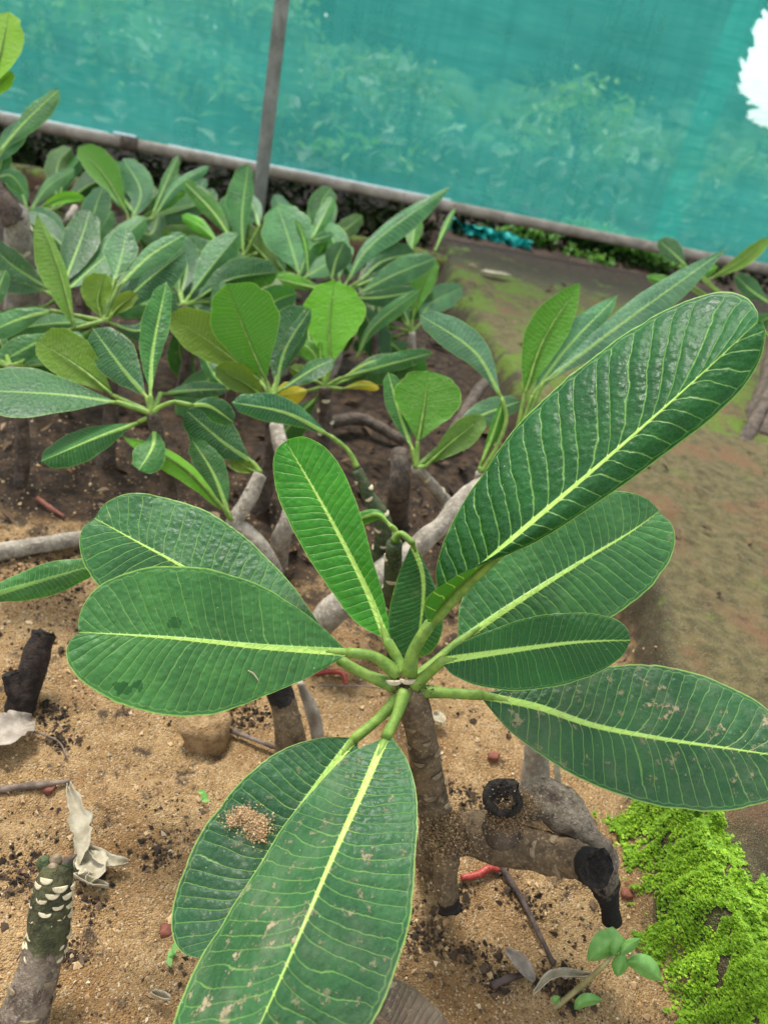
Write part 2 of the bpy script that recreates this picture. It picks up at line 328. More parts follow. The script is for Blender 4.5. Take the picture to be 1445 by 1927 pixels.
def kerb_material():
    k = NT('mossy_kerb'); pos = k.pos(); n = k.noise(pos, 14., 6., .65); n2 = k.noise(pos, 60., 4.)
    up = k.n('ShaderNodeSeparateXYZ', {0: k.n('ShaderNodeNewGeometry').outputs['Normal']}).outputs[2]
    col = k.mix(k.mr(n, .35, .65), (.05, .030, .018), (.12, .07, .042)); col = k.mix(k.m('MULTIPLY', k.mr(k.m('ADD', n2, k.m('MULTIPLY', n, .6)), .70, .95), k.mr(up, .4, .8)), col, (.10, .17, .02))
    return k.surf(k.pbr(col, .9, k.bump(k.m('ADD', n, n2), .8, .01), .2))
M['kerb'] = kerb_material()
# ---------------------------------------------------------------- ground
EDGE = np.array([PZ(*p, 0.035)[:2] for p in ((815, 470), (850, 590), (930, 720), (1040, 900), (1140, 1080), (1185, 1180), (1215, 1300), (1185, 1480), (1225, 1640), (1290, 1790), (1345, 1927), (1380, 2040))])
EDGE = np.vstack([EDGE[0]+(EDGE[0]-EDGE[1])*6, EDGE, EDGE[-1]+(EDGE[-1]-EDGE[-2])*6])
def path_dist(x, y):                         # signed distance to the bank's edge, positive on the path (right) side
    x = np.asarray(x, float); y = np.asarray(y, float); best = np.full(x.shape, 1e9); sg = np.ones(x.shape)
    for a, b in zip(EDGE[:-1], EDGE[1:]):
        d = b-a; t = np.clip(((x-a[0])*d[0]+(y-a[1])*d[1])/(d@d), 0, 1)
        ex, ey = x-a[0]-t*d[0], y-a[1]-t*d[1]; q = np.hypot(ex, ey)
        side = np.where(d[0]*(y-a[1])-d[1]*(x-a[0]) > 0, 1., -1.)
        m = q < best-1e-9; best = np.where(m, q, best); sg = np.where(m, side, sg)
    return best*sg
def gz(x, y):
    x = np.asarray(x, float); y = np.asarray(y, float); d = path_dist(x, y)+(fbm(x*14, y*14, 3)-.5)*.05
    near = np.exp(-((x*x+y*y)/9.0))
    z = sstep(-.012, .03, d)*.085
    z = z+(fbm(x*5, y*5, 1.)-.5)*.030*np.minimum(1, near+.4)+(fbm(x*26, y*26, 2., 3)-.5)*.016*near+(fbm(x*90, y*90, 4., 2)-.5)*.005*near
    return z-.004
def axis(lo, hi, step, far_lo, far_hi):
    a = list(np.arange(lo, hi, step)); s = step
    while a[-1] < far_hi: s *= 1.09; a.append(a[-1]+s)
    b = []; s = step; v = lo
    while v > far_lo: s *= 1.13; v -= s; b.append(v)
    return np.array(b[::-1]+a)
gx, gy = axis(-.62, .62, .0065, -250, 250), axis(.10, 1.25, .0065, -250, 400)
GX, GY = np.meshgrid(gx, gy); GZ = gz(GX, GY)
gd = path_dist(GX, GY)+(fbm(GX*14, GY*14, 3)-.5)*.05
pathm = sstep(-.015, .02, gd)
darkm = np.clip(sstep(.70, 1.05, GY+.25*(fbm(GX*4, GY*4, 8)-.5)-.10*GX)*.9+.12*fbm(GX*8, GY*8, 5)-.15, 0, 1)
mossm = pathm*np.clip(.18+.75*sstep(1.3, 1.9, GY)-.5*sstep(2.6, 2.9, GY)+.35*sstep(.10, .0, np.abs(gd-.03)), 0, 1)*(GY < 3.2)
darkm = np.where(pathm > .5, np.clip(sstep(.62, .45, GY)*sstep(.04, .10, gd)+sstep(.055, .02, gd)*.75, 0, 1), darkm); darkm = np.maximum(darkm, sstep(2.55, 2.95, GY)); pathm = pathm*sstep(3.2, 2.9, GY)  # soil darker far back, along the path edge and on the near path
nx, ny = len(gx), len(gy); idx = np.arange(nx*ny).reshape(ny, nx)
gf = np.stack([idx[:-1, :-1], idx[:-1, 1:], idx[1:, 1:], idx[1:, :-1]], -1).reshape(-1, 4)
g = mk('ground', np.stack([GX, GY, GZ], -1).reshape(-1, 3), gf, M['ground'], attrs={'gm': np.stack([pathm, darkm, mossm], -1).reshape(-1, 3)})
tag(g, kind='structure')
def G(px, py, dz=0.):
    z = 0.
    for _ in range(4): p = PZ(px, py, z+dz); z = float(gz(p[0], p[1]))
    return p
# ---------------------------------------------------------------- leaf builder
def leaf(plant, mid, left, right, color, nt=60, ns=8, veins=26, quilt=.0004, arch=.004, flip=False, dirt=.12, wet=(), pet=None, pr=.0042, seed=0, wave=.001, qr=1., lean=0., apow=1.8, midk=1., dirtspots=(), name='leaf', mat='leaf'):
    """mid/left/right: (photo x, photo y, depth) lists from base to tip; left and right as seen walking base to tip."""
    w = lambda L: np.array([P(*p) for p in L])
    mC, lC, rC = spline(w(mid), nt), spline(w(left), nt), spline(w(right), nt)
    lC[-1] = rC[-1] = mC[-1]
    tan = np.gradient(mC, axis=0); tan /= np.linalg.norm(tan, axis=1)[:, None]
    across = rC-lC; nrm = np.cross(across, tan); nl = np.linalg.norm(nrm, axis=1)[:, None]; nrm = nrm/np.maximum(nl, 1e-9)
    nrm[0] = nrm[1]; nrm[-1] = nrm[-3]; nrm[-2] = nrm[-3]
    for _ in range(max(4, nt//10)): nrm[1:-1] = (nrm[:-2]+nrm[1:-1]+nrm[2:])/3
    if flip: nrm = -nrm
    half = np.concatenate([[0, .045], np.linspace(.045, 1, ns)[1:]]); sv = np.concatenate([-half[::-1], half[1:]])
    t = np.linspace(0, 1, nt); r = np.random.default_rng(seed+11)
    kn = np.linspace(0, 1, veins); wob = np.interp(t, kn, r.uniform(-.5, .5, veins))*.45
    V = np.empty((nt, len(sv), 3)); LC = np.zeros_like(V); LD = np.zeros_like(V)
    for j, s in enumerate(sv):
        a = abs(s); E = (rC if s > 0 else lC); d = E-mC; W = np.linalg.norm(d, axis=1)
        p = mC+d*a*(1+(.05*(fbm(t*16+seed, np.full(nt, 9.*np.sign(s)), 3)-.5)*a**3)*sstep(1., .93, t))[:, None]
        ph = veins*(t**.97)+wob+lean*a*sstep(0, .35, t)-.75*(1-math.exp(-a/.14))-.3*a**2.5+(.5 if s > 0 else 0.)*min(1, a/.045)
        prof = np.abs(np.sin(math.pi*ph))**.7-.5
        q = quilt*(qr if s > 0 else 1.)*prof*sstep(.03, .2, a)*sstep(1., .86, a)*sstep(0, .08, t)*sstep(1., .9, t)
        cell = (fbm(p[:, 0]*170, p[:, 1]*170, p[:, 2]*170, 2)-.5)*quilt*.8*(qr if s > 0 else 1.)*sstep(.05, .25, a)*sstep(1.02, .9, a)
        ar = -arch*(a**apow)*sstep(0, .3, t)*sstep(1., .75, t)+ (fbm(t*5+seed, np.full(nt, s*1.5), seed*.7, 2)-.5)*wave*6*a**2
        V[:, j] = p+nrm*(q+cell+ar)[:, None]
        LC[:, j] = np.stack([t, np.full(nt, s), ph], 1); LD[:, j, 0] = W*a; LD[:, j, 2] = dirt
    VV = V.reshape(-1, 3)
    if wet or dirtspots:
        pp = project(VV); nz = fbm(VV[:, 0]*160+3, VV[:, 1]*160, VV[:, 2]*160, 3)
        wv = np.zeros(len(VV)); dv = LD.reshape(-1, 3)[:, 2].copy()
        for x, y, rr in wet: wv = np.maximum(wv, sstep(1.02, .88, np.hypot(pp[:, 0]-x, (pp[:, 1]-y)*1.3)/rr+(nz-.5)*2.4))
        for x, y, rr, am in dirtspots: dv = np.maximum(dv, am*sstep(1.2, .3, np.hypot(pp[:, 0]-x, pp[:, 1]-y)/rr+(nz-.5)))
        LD = LD.reshape(-1, 3); LD[:, 1] = wv; LD[:, 2] = dv
    m = len(sv); ix = np.arange(nt*m).reshape(nt, m)
    q = np.stack([ix[:-1, :-1], ix[:-1, 1:], ix[1:, 1:], ix[1:, :-1]], -1).reshape(-1, 4)
    if flip: q = q[:, ::-1]
    o = mk(name, VV, q, M[mat], plant, {'lc': LC.reshape(-1, 3), 'ld': LD.reshape(-1, 3)})
    o.color = (*color, midk)
    # the stalk runs on as a keel under the blade
    n0 = nrm*(np.linspace(pr*.95, .0012, nt)*(.25+.85*sstep(0, .16, t)))[:, None]
    k = max(4, int(nt*.86)); keel = (mC-n0)[:k:max(1, k//7)]
    head = [np.array(P(*p)) for p in (pet or [])]
    if head:
        pts = np.vstack([np.array(head), keel]); nh = len(head); rr = [pr*1.45]+[pr]*(nh-1)+list(np.linspace(pr*.85, .0005, len(keel)))
    else: pts = keel; rr = list(np.linspace(pr, .0005, len(keel)))
    V2, F2, *_ = tube(pts, rr, n=8, seg=5*len(pts))
    mk('petiole', V2, F2, M['petiole' if mat == 'leaf' else 'drybrown'], o)
    return o, V
DK, MD, BR = (.018, .082, .024), (.033, .135, .028), (.10, .31, .010)
PA, OL, YE, GR, OD = (.068, .190, .074), (.095, .165, .012), (.60, .44, .012), (.042, .175, .008), (.060, .115, .014)  # PA: leaf bloom and sky sheen both put into the pale colour
def side(px0, px1): return
def bleaf(plant, mid, wl_, wr_, color, d0, dt=0., pro='o', back=False, el=0., er=0., pet=None, seed=None, notch=0., **kw):
    """background leaf: photo-pixel midrib and half widths, depth d0 at the base and d0+dt at the tip, el/er = edge depth shifts."""
    n = 14; m = spline([(x, y, 0) for x, y in mid], n)[:, :2]; t = np.linspace(0, 1, n)
    g_ = np.gradient(m, axis=0); g_ /= np.linalg.norm(g_, axis=1)[:, None]; rt = np.stack([-g_[:, 1], g_[:, 0]], 1)   # right-hand side, y down
    w = np.sin(math.pi*t**(1.55 if pro == 'o' else 1.15))**(.72 if pro == 'o' else .9)
    w = np.where(t > .9, np.sqrt(np.clip(1-((t-.7)/.3)**2, 0, 1))*w[np.searchsorted(t, .72)], w) if pro == 'o' else w
    d = d0+dt*t; seed = seed if seed is not None else int(abs(mid[-1][0]*7+mid[-1][1]*3))
    rr = np.random.default_rng(seed); wl2 = w*(1+.02*rr.normal(size=n)); wr2 = w*(1+.02*rr.normal(size=n))
    M3 = [(m[i, 0], m[i, 1], d[i]) for i in range(n)]
    L3 = [(m[i, 0]-rt[i, 0]*wl_*wl2[i], m[i, 1]-rt[i, 1]*wl_*wl2[i], d[i]+el*w[i]) for i in range(n)]
    R3 = [(m[i, 0]+rt[i, 0]*wr_*wr2[i], m[i, 1]+rt[i, 1]*wr_*wr2[i], d[i]+er*w[i]) for i in range(n)]
    kw.setdefault('veins', 30); kw.setdefault('pr', .0030); kw.setdefault('midk', float(rr.uniform(.35, .75)))
    c = tuple(v*rr.uniform(.88, 1.14) for v in color)
    return leaf(plant, M3, L3, R3, c, nt=44, ns=7, quilt=.00035, arch=.004, flip=back, pet=pet, seed=seed, dirt=rr.uniform(.05, .4), **kw)[0]
def stem(plant, pts, radii, mat, rough=.25, name='stem', seed=0, n=16, **kw):
    rot, green = kw.pop('rot', 0.), kw.pop('green', None)
    V, Fs, c, t, r = tube(pts, radii, n=n, seg=10*len(pts), rough=rough, seed=seed, **kw); at = None
    if rot or green:
        L = np.r_[0, np.cumsum(np.linalg.norm(np.diff(c, axis=0), axis=1))]; e = L[-1]-L
        b = np.stack([sstep(rot*2, 0, e) if rot else e*0, sstep(green-.016, green+.016, L) if green else e*0, e*0], 1)
        b = np.repeat(b, n, 0); b = np.vstack([b, b[:1], b[-1:]]) if len(V) > len(b) else b; at = {'ba': b}
    return mk(name, V, Fs, mat, plant, at), c, t, r
# one half-moon leaf scar, shared by all
def scar_mesh(mat, name):
    a = np.linspace(0, math.pi, 9); v = [(0, .05, .32)]+[(math.cos(q)*1., -math.sin(q)*.85+.22, .10) for q in a]+[(math.cos(q)*1.25, -math.sin(q)*1.1+.28, -.30) for q in a]
    f = [(0, i+1, i+2) for i in range(8)]+[(i+1, i+10, i+11, i+2) for i in range(8)]+[(0, 9, 18, 10, 1)]
    me = bpy.data.meshes.new(name); me.from_pydata(v, [], [tuple(reversed(q)) for q in f]); me.materials.append(mat); return me
SCAR, SCARD = scar_mesh(M['scar'], 'leaf_scar'), scar_mesh(M['scar_dull'], 'leaf_scar_dull')
def scars(plant, c, t, r, n, lo, hi, size, me, seed=0, tilt=.55):
    rg = np.random.default_rng(seed); 
    for k in range(n):
        f = lo+(hi-lo)*(k+.5)/n; i = int(f*(len(c)-1)); T = t[i]
        toc = CAM-c[i]; toc = toc-T*np.dot(toc, T); toc /= np.linalg.norm(toc); sd_ = np.cross(T, toc)
        a = (k*2.4+rg.uniform(-.3, .3)) % (2*math.pi); a = (a-math.pi)*.62
        o0 = toc*math.cos(a)+sd_*math.sin(a); x = np.cross(T, o0); o = o0*math.cos(tilt)+T*math.sin(tilt); up = T*math.cos(tilt)-o0*math.sin(tilt)
        s = size*rg.uniform(.8, 1.15); m4 = Matrix.Identity(4)
        for q in range(3): m4[q][0], m4[q][1], m4[q][2], m4[q][3] = x[q]*s, up[q]*s*.95, o[q]*s*.42, c[i][q]+o0[q]*r[i]*1.0-plant.location[q]
        ob = bpy.data.objects.new('leaf_scar', me); COL.objects.link(ob); ob.parent = plant; ob.matrix_local = m4
PG = 'plumeria plants growing in the bed'
def plant_at(px, py, z, label, name='plumeria_plant'):
    d = depth_at(px, py, z); c = P(px, py, d); gr = float(gz(c[0], c[1]))
    return thing(name, label, 'plant', (c[0], c[1], gr), PG), d, c
# ---------------------------------------------------------------- the shade-net fence behind the bed
RA, RB = PZ(0, 222, .2), PZ(1445, 505, .2); fd = (RB-RA)/np.linalg.norm(RB-RA); fnrm = np.array((-fd[1], fd[0], 0))   # away from the camera
LEN0, LEN1 = -2.6, np.linalg.norm(RB-RA)+2.4
fence = thing('shade_net_fence', 'green shade net stretched above a low pipe rail, with a grey post', 'fence', (RA[0], RA[1], 0))
u = np.linspace(LEN0, LEN1, 150); zz = np.linspace(.205, 2.1, 70); U_, Z_ = np.meshgrid(u, zz)
wr = .012*np.sin(U_*5+Z_*3)*sstep(.2, .7, Z_)+.05*(fbm(U_*.9, Z_*2.2, 2)-.5)+.02*(fbm(U_*1.5+Z_*3, Z_*9+U_*.8, 5)-.5)
nv = RA*np.array((1, 1, 0))+U_[..., None]*fd+(np.maximum(wr, -.04)+.045)[..., None]*fnrm; nv[..., 2] = Z_
ix = np.arange(U_.size).reshape(U_.shape); nf = np.stack([ix[:-1, :-1], ix[:-1, 1:], ix[1:, 1:], ix[1:, :-1]], -1).reshape(-1, 4)
net = mk('net', nv.reshape(-1, 3), nf, M['net'], fence)
so = float(np.dot(PZ(1222, 460, .2)-RA, fd)); k0 = int(np.searchsorted(u, so)); lap = nv[:, k0-1:k0+2]-fnrm*.006+.003*(fbm(U_[:, k0-1:k0+2]*20, Z_[:, k0-1:k0+2]*8, 1)-.5)[..., None]
ixl = np.arange(lap.shape[0]*3).reshape(-1, 3); mk('net_overlap', lap.reshape(-1, 3), np.stack([ixl[:-1, :-1], ixl[:-1, 1:], ixl[1:, 1:], ixl[1:, :-1]], -1).reshape(-1, 4), M['net'], fence)
cut = float(np.dot(PZ(250, 268, .2)-RA, fd))
for a, b in ((LEN0, cut-.006), (cut+.006, LEN1)):
    V, Fs, *_ = tube([RA+fd*a, RA+fd*(a+b)/2+np.array((0, 0, -.004)), RA+fd*b], [.0215]*3, n=16, seg=40); mk('rail', V, Fs, M['pipe'], fence)
V, Fs, *_ = tube([RA+fd*(cut-.03), RA+fd*(cut+.03)], [.0245, .0245], n=16, seg=4); mk('rail_coupling', V, Fs, M['stem_dark'], fence)
V, Fs, *_ = tube([RA+fd*(cut-.06)+np.array((0, 0, .026)), RA+fd*(cut+.02)+np.array((0, 0, .026))], [.006, .006], n=8, seg=4); mk('net_clip', V, Fs, M['sleeve'], fence)
hb = float(np.dot(PZ(800, 365, .22)-RA, fd)); ha = float(np.dot(PZ(560, 320, .22)-RA, fd))
for a, b in ((LEN0, cut-.08), (cut+.14, cut+.75), (ha, hb+.1)):
    V, Fs, *_ = tube([RA+fd*a+np.array((0, 0, .021)), RA+fd*(a+b)/2+np.array((0, 0, .018)), RA+fd*b+np.array((0, 0, .021))], [.004, .006, .004], n=8, seg=24); mk('hem_highlight', V, Fs, M['sleeve'], fence)  # hem on the rail top; the rail's highlight put into its colour
pb = P(494, 330, depth_at(494, 330, .2)-.10); 
def post(base, top):
    V, Fs, *_ = tube([base, (np.array(base)+top)/2, top], [.0245, .0245, .0245], n=16, seg=12); return mk('post', V, Fs, M['pole'], fence)
dp = depth_at(494, 330, .2)-.06; pbase = P(491, 345, dp)
fq = lambda a: (lambda r_: CAM+r_*(np.dot(pbase-CAM, fnrm)/np.dot(r_, fnrm)))(ray(*a))
ptop = fq((531, 0)); ax = (ptop-pbase)/np.linalg.norm(ptop-pbase)
post(pbase-ax*((pbase[2]+.05)/ax[2]), pbase+ax*(2.0-pbase[2])/ax[2])
for e in (LEN0+.1, LEN1-.1):
    q = RA+fd*e-fnrm*.05; post((q[0], q[1], -.05), np.array((q[0], q[1], 2.1)))
V, Fs, *_ = tube([RA*[1, 1, 0]+fd*LEN0+[0, 0, 2.1], RA*[1, 1, 0]+fd*LEN1+[0, 0, 2.1]], [.021, .021], n=12, seg=4); mk('top_rail', V, Fs, M['pipe'], fence)
# torn turquoise net below the rail
u = np.linspace(0, 1, 40); w_ = np.linspace(0, 1, 12); U_, W_ = np.meshgrid(u, w_)
a0, a1 = PZ(850, 418, .13)+fnrm*.10, PZ(1010, 462, .12)+fnrm*.10
sv = a0+(a1-a0)*U_[..., None]; dr = .12*(.02+1.0*fbm(U_*15, U_*0, 1)); sv[..., 2] -= W_*dr; sv = sv+fnrm*((fbm(U_*14, W_*5, 3)-.5)*.22)[..., None]
ix = np.arange(U_.size).reshape(U_.shape); nf = np.stack([ix[:-1, :-1], ix[:-1, 1:], ix[1:, 1:], ix[1:, :-1]], -1).reshape(-1, 4)
tag(mk('net_scrap', sv.reshape(-1, 3), nf, M['torn']), 'turquoise scrap of net hanging in the gap under the rail', 'net scrap')
# mossy kerb in front of the fence
KA, KB = PZ(-350, 225, .07), PZ(1700, 668, .07); kd = (KB-KA)/np.linalg.norm(KB-KA); kn_ = np.array((-kd[1], kd[0], 0)); kl = np.linalg.norm(KB-KA)
su = np.linspace(0, kl, 160); prof = [(-.045, -.06), (-.05, .03), (-.04, .062), (-.02, .07), (.02, .068), (.05, .06), (.055, -.06)]
kv = []
for s in su:
    for a, b in prof:
        q = KA*[1, 1, 0]+kd*s+kn_*(a+.018*(float(fbm(s*7, a*9, 1))-.5)); kv.append((q[0], q[1], b+.03*(float(fbm(s*5, a*20, 6))-.5)))
m = len(prof); kf = [(i*m+j, i*m+j+1, (i+1)*m+j+1, (i+1)*m+j) for i in range(len(su)-1) for j in range(m-1)]
tag(mk('kerb', kv, kf, M['kerb']), kind='structure')
# ---------------------------------------------------------------- what stands beyond the net
def tree(px, py, dist, cw, ch, n, mat, label, name='tree', size=.05, trunk=True, grp='trees and shrubs beyond the net', seed=0):
    rg = np.random.default_rng(seed+40); c = P(px, py, dist); root = thing(name, label, name, (c[0], c[1], 0), grp)
    blobs = rg.normal(size=(16, 3)); blobs /= np.linalg.norm(blobs, axis=1)[:, None]; blobs *= rg.uniform(.35, .95, (16, 1))
    k = rg.integers(0, 16, n); q = blobs[k]+rg.normal(size=(n, 3))*.22; q = q*np.array((cw, cw*.6, ch))
    pts = c+q; pts = pts[pts[:, 2] > .02]
    v, f = cards(pts, rg.uniform(.6, 1.2, len(pts))*size, .42, rng=rg); mk('crown', v, f, mat, root)
    bz = np.array((c[0], c[1], -.03)); V, Fs, *_ = tube([bz, (bz+c)/2+[.04, 0, 0], c+[0, 0, ch*.3]], [cw*.06+.012, cw*.05+.01, .008], n=8, rough=.3); mk('trunk', V, Fs, M['stem_dark'], root)
    for b in range(5):
        e = c+blobs[b]*np.array((cw, cw*.6, ch))*.8; V, Fs, *_ = tube([c-[0, 0, ch*.4], (c+e)/2, e], [cw*.03+.006, cw*.02+.004, .003], n=6); mk('branch', V, Fs, M['stem_dark'], root)
    return root
tree(470, 60, 4.4, .55, .40, 1500, M['treepale'], 'pale leafy shrub seen through the net left of the post top', 'shrub', .04, seed=1)
tree(420, 175, 4.2, .34, .22, 420, M['treepale'], 'small pale long leaved shrub seen through the net in the left panel', 'shrub', .06, seed=2)
tree(770, 190, 4.8, .34, .34, 420, M['treepale'], 'sparse pale shrub seen through the net right of the post', 'shrub', .045, seed=3)
tree(120, 60, 4.6, .5, .40, 500, M['tree'], 'green shrub seen through the net at the far left', 'shrub', .05, seed=4)
tree(680, 300, 4.3, .5, .18, 380, M['tree'], 'low green shrub seen through the net just right of the post foot', 'shrub', .05, seed=5)
tree(1090, 230, 5.0, .35, .35, 350, M['tree'], 'thin green shrub seen through the net in the middle of the right panel', 'shrub', .045, seed=6)
tree(1365, 400, 4.4, .28, .24, 1500, M['treepale'], 'bright bushy shrub seen through the net below the white sky gap', 'shrub', .04, seed=7)
def hedge():
    rg = np.random.default_rng(3); n = 30000
    x = rg.uniform(-13, 14, n); z = rg.uniform(0, 3.3, n)*(.75+.5*fbm(x*.7, x*0, 3)); y = 14+rg.uniform(-.8, .8, n)
    c = np.stack([x, y, z], 1); pp = project(c)
    gap = np.hypot((pp[:, 0]-1484)/120, (pp[:, 1]-160)/205)+(fbm(x*1.4, z*1.4, 1)-.5)*.9
    c = c[(gap > 1) & ~((pp[:, 0] > 1560) & (z > 1.2))]
    m = 9000; y = rg.uniform(3.75, 14, m)**1.0; x = rg.uniform(-.9, .9, m)*y; hh = .16+.05*(y-3.5)
    q = np.stack([x, y, rg.random(m)*hh*(.5+fbm(x*1.5, y*1.5, 3))], 1); q[:, 1] += .12*q[:, 0]*0
    k = (q-RA)@fnrm > .45; c = np.vstack([c, q[k]]); sz = np.r_[np.full(len(c)-k.sum(), .21), .07+.02*(q[k][:, 1]-3.5)]
    v, f = cards(c, rg.uniform(.7, 1.3, len(c))*sz, .5, rng=rg)
    rp = np.repeat(np.r_[np.zeros(len(c)-k.sum()), sstep(5.5, 8.5, q[k][:, 1]+2.5*(fbm(q[k][:, 0]*.5, q[k][:, 1]*.5, 6)-.5)) > rg.random(k.sum())], 1)  # far low plants take the lighter copy, sunlight put into its colour
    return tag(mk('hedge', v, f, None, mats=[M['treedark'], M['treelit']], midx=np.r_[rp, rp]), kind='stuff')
hedge()
# ferns under the rail
def fern(px, py, w, h, n, label, seed, mat='fern'):
    rg = np.random.default_rng(seed); b = PZ(px, py, .03); root = thing('fern', label, 'fern', (b[0], b[1], float(gz(b[0], b[1]))), 'ferns under the fence rail')
    for k in range(n):
        a = rg.uniform(0, 2*math.pi); e = b+np.array((math.cos(a)*w, math.sin(a)*w*.6, h*rg.uniform(.5, 1))); mdl = (b+e)/2+[0, 0, h*.35]; c = spline([b, mdl, e], 16)
        pts = np.repeat(c[3:], 5, 0)+rg.normal(size=(65, 3))*.012; v, f = cards(pts, .014, .45, rng=rg)
        mk('frond', v, f, M[mat], root)
FL = ['feathery fern under the rail beside the turquoise scrap', 'tall feathery fern under the rail, left of the dark gap', 'feathery fern under the rail in the dark gap', 'feathery fern under the rail, rightmost of the row', 'small feathery fern in front of the turquoise scrap', 'pale green fern at the kerb below the tall feathery fern']
for k, (x, y, w, h, n) in enumerate(((1005, 482, .13, .12, 16), (1085, 490, .15, .17, 22), (1155, 505, .15, .17, 22), (1222, 528, .12, .14, 16), (925, 466, .08, .09, 9), (1100, 512, .10, .07, 12))): fern(x, y, w, h, n, FL[k], 60+k)
def gap_shade_cards():  # leaf cards added to blacken the gap; shade put into their colour
    rg = np.random.default_rng(9); n = 9000; a = rg.uniform(LEN0, LEN1, n); b = rg.uniform(.02, .42, n)
    q = RA*[1, 1, 0]+a[:, None]*fd+b[:, None]*fnrm; q[:, 2] = rg.random(n)**1.3*(.10+.30*b)*(.4+1.1*fbm(a*3, b*3, 2)); v, f = cards(q, rg.uniform(.012, .035, n), .4, rng=rg)
    tag(mk('gap_shade_cards', v, f, M['shade']), kind='stuff')
M['shade'] = small_leaf('gap_shade_leaves', (.004, .008, .003), (.018, .028, .009), 9., .95, .05, .03); gap_shade_cards()
# earth bank below the rail; the gap's black shade is put into its colour
bu = np.linspace(LEN0, LEN1, 120); bv = np.linspace(0, 1, 8); U_, W_ = np.meshgrid(bu, bv)
bk = RA*[1, 1, 0]+U_[..., None]*fd+(.30+.35*W_+.06*(fbm(U_*6, W_*5, 1)-.5))[..., None]*fnrm; bk[..., 2] = -.05+.22*W_+.05*(fbm(U_*8, W_*6, 9)-.5)
ix = np.arange(U_.size).reshape(U_.shape); nf = np.stack([ix[:-1, :-1], ix[:-1, 1:], ix[1:, 1:], ix[1:, :-1]], -1).reshape(-1, 4)
M['bank'] = plain('shade_black_earth', (.006, .005, .004), (.022, .016, .010), 25., .95, 1., .02)
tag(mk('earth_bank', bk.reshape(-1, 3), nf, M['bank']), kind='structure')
# ---------------------------------------------------------------- the large plant in front
hd = .60; hc = P(765, 1290, hd); foot = G(815, 1610)
hero = thing('plumeria_plant', 'large sharp plumeria plant in front, ten broad dark green leaves round one brown stem', 'plant', foot, PG)
st, c, t, r = stem(hero, [foot+[.004, .01, -.03], P(822, 1560, .655), P(808, 1480, .638), P(795, 1400, .622), P(778, 1320, .605), hc], [.0175, .016, .0145, .0135, .0125, .0085], M['stem_hero'], .22, n=24)
scars(hero, c, t, r, 30, .22, .95, .0042, SCARD, 4, .2)
# crown of short stalk bases
for k, (x, y, d) in enumerate(((742, 1283, .592), (768, 1281, .590))):
    m4 = Matrix.Translation(Vector(P(x, y, d))-hero.location) @ (ROT.to_4x4()) @ Matrix.Diagonal((.0055, .0045, .004, 1))
    ob = bpy.data.objects.new('leaf_scar', SCAR); COL.objects.link(ob); ob.parent = hero; ob.matrix_local = m4
def D(pts, *ds): 
    n = len(pts); dd = np.interp(np.linspace(0, 1, n), np.linspace(0, 1, len(ds)), ds); return [(x, y, float(d)) for (x, y), d in zip(pts, dd)]
HK = dict(nt=300, ns=26, pr=.0043)
# leaf 1: broad, lying to the left
L1, V1 = leaf(hero, D([(655, 1228), (500, 1218), (350, 1203), (240, 1195), (149, 1190)], .592, .575, .56),
     D([(655, 1230), (575, 1278), (480, 1318), (400, 1345), (330, 1349), (250, 1332), (180, 1300), (137, 1262), (125, 1228), (133, 1205), (149, 1190)], .592, .560, .545, .56),
     D([(655, 1226), (592, 1168), (500, 1106), (400, 1071), (300, 1064), (205, 1088), (165, 1125), (149, 1165), (149, 1190)], .592, .585, .575, .56),
     (.046, .160, .042), veins=30, quilt=.0007, arch=.004, wet=[(232, 1293, 17), (256, 1288, 13), (326, 1172, 13)], dirt=.08, pet=D([(748, 1268), (705, 1236), (655, 1228)], .598, .594, .592), seed=1, **HK)
v1 = V1.reshape(-1, 3); p1 = project(v1); tw = [v1[int(np.argmin(np.hypot(p1[:, 0]-x, p1[:, 1]-y)))]+[0, 0, .0012] for x, y in ((467, 1263), (478, 1270), (486, 1282))]
Vt, Ft, *_ = tube(tw, [.0006, .0007, .0004], n=6); tag(mk('twig', Vt, Ft, M['drywhite']), 'tiny pale twig lying on the left front leaf', 'twig')
# leaf 2: behind it, up left
leaf(hero, D([(640, 1243), (480, 1146), (340, 1064), (250, 1015), (178, 975)], .605, .64, .665),
     D([(640, 1246), (520, 1240), (400, 1210), (290, 1170), (210, 1125), (165, 1075), (149, 1030), (155, 995), (178, 975)], .605, .625, .648, .665),
     D([(640, 1238), (595, 1165), (550, 1100), (490, 1035), (420, 978), (345, 943), (262, 926), (205, 941), (178, 975)], .605, .65, .675, .665),
     (.030, .118, .036), veins=28, quilt=.0003, dirt=.16, pet=D([(745, 1292), (690, 1270), (640, 1243)], .602, .604, .605), seed=2, dirtspots=[(350, 1055, 40, .5), (420, 1030, 25, .6), (545, 1140, 50, .45)], **HK)
# leaf 3: upright, bright
leaf(hero, D([(728, 1205), (690, 1110), (640, 1010), (590, 920), (540, 835)], .602, .612, .622),
     D([(726, 1203), (670, 1172), (622, 1112), (580, 1050), (545, 985), (520, 930), (512, 880), (520, 845), (540, 828)], .602, .605, .615, .622),
     D([(732, 1205), (730, 1165), (718, 1110), (700, 1050), (685, 990), (664, 930), (640, 876), (605, 836), (570, 822), (540, 828)], .602, .60, .61, .622),
     (.038, .215, .014), veins=27, quilt=.0006, arch=.003, dirt=.03, pet=D([(757, 1268), (748, 1240), (728, 1205)], .598, .60, .602), seed=3, **HK)
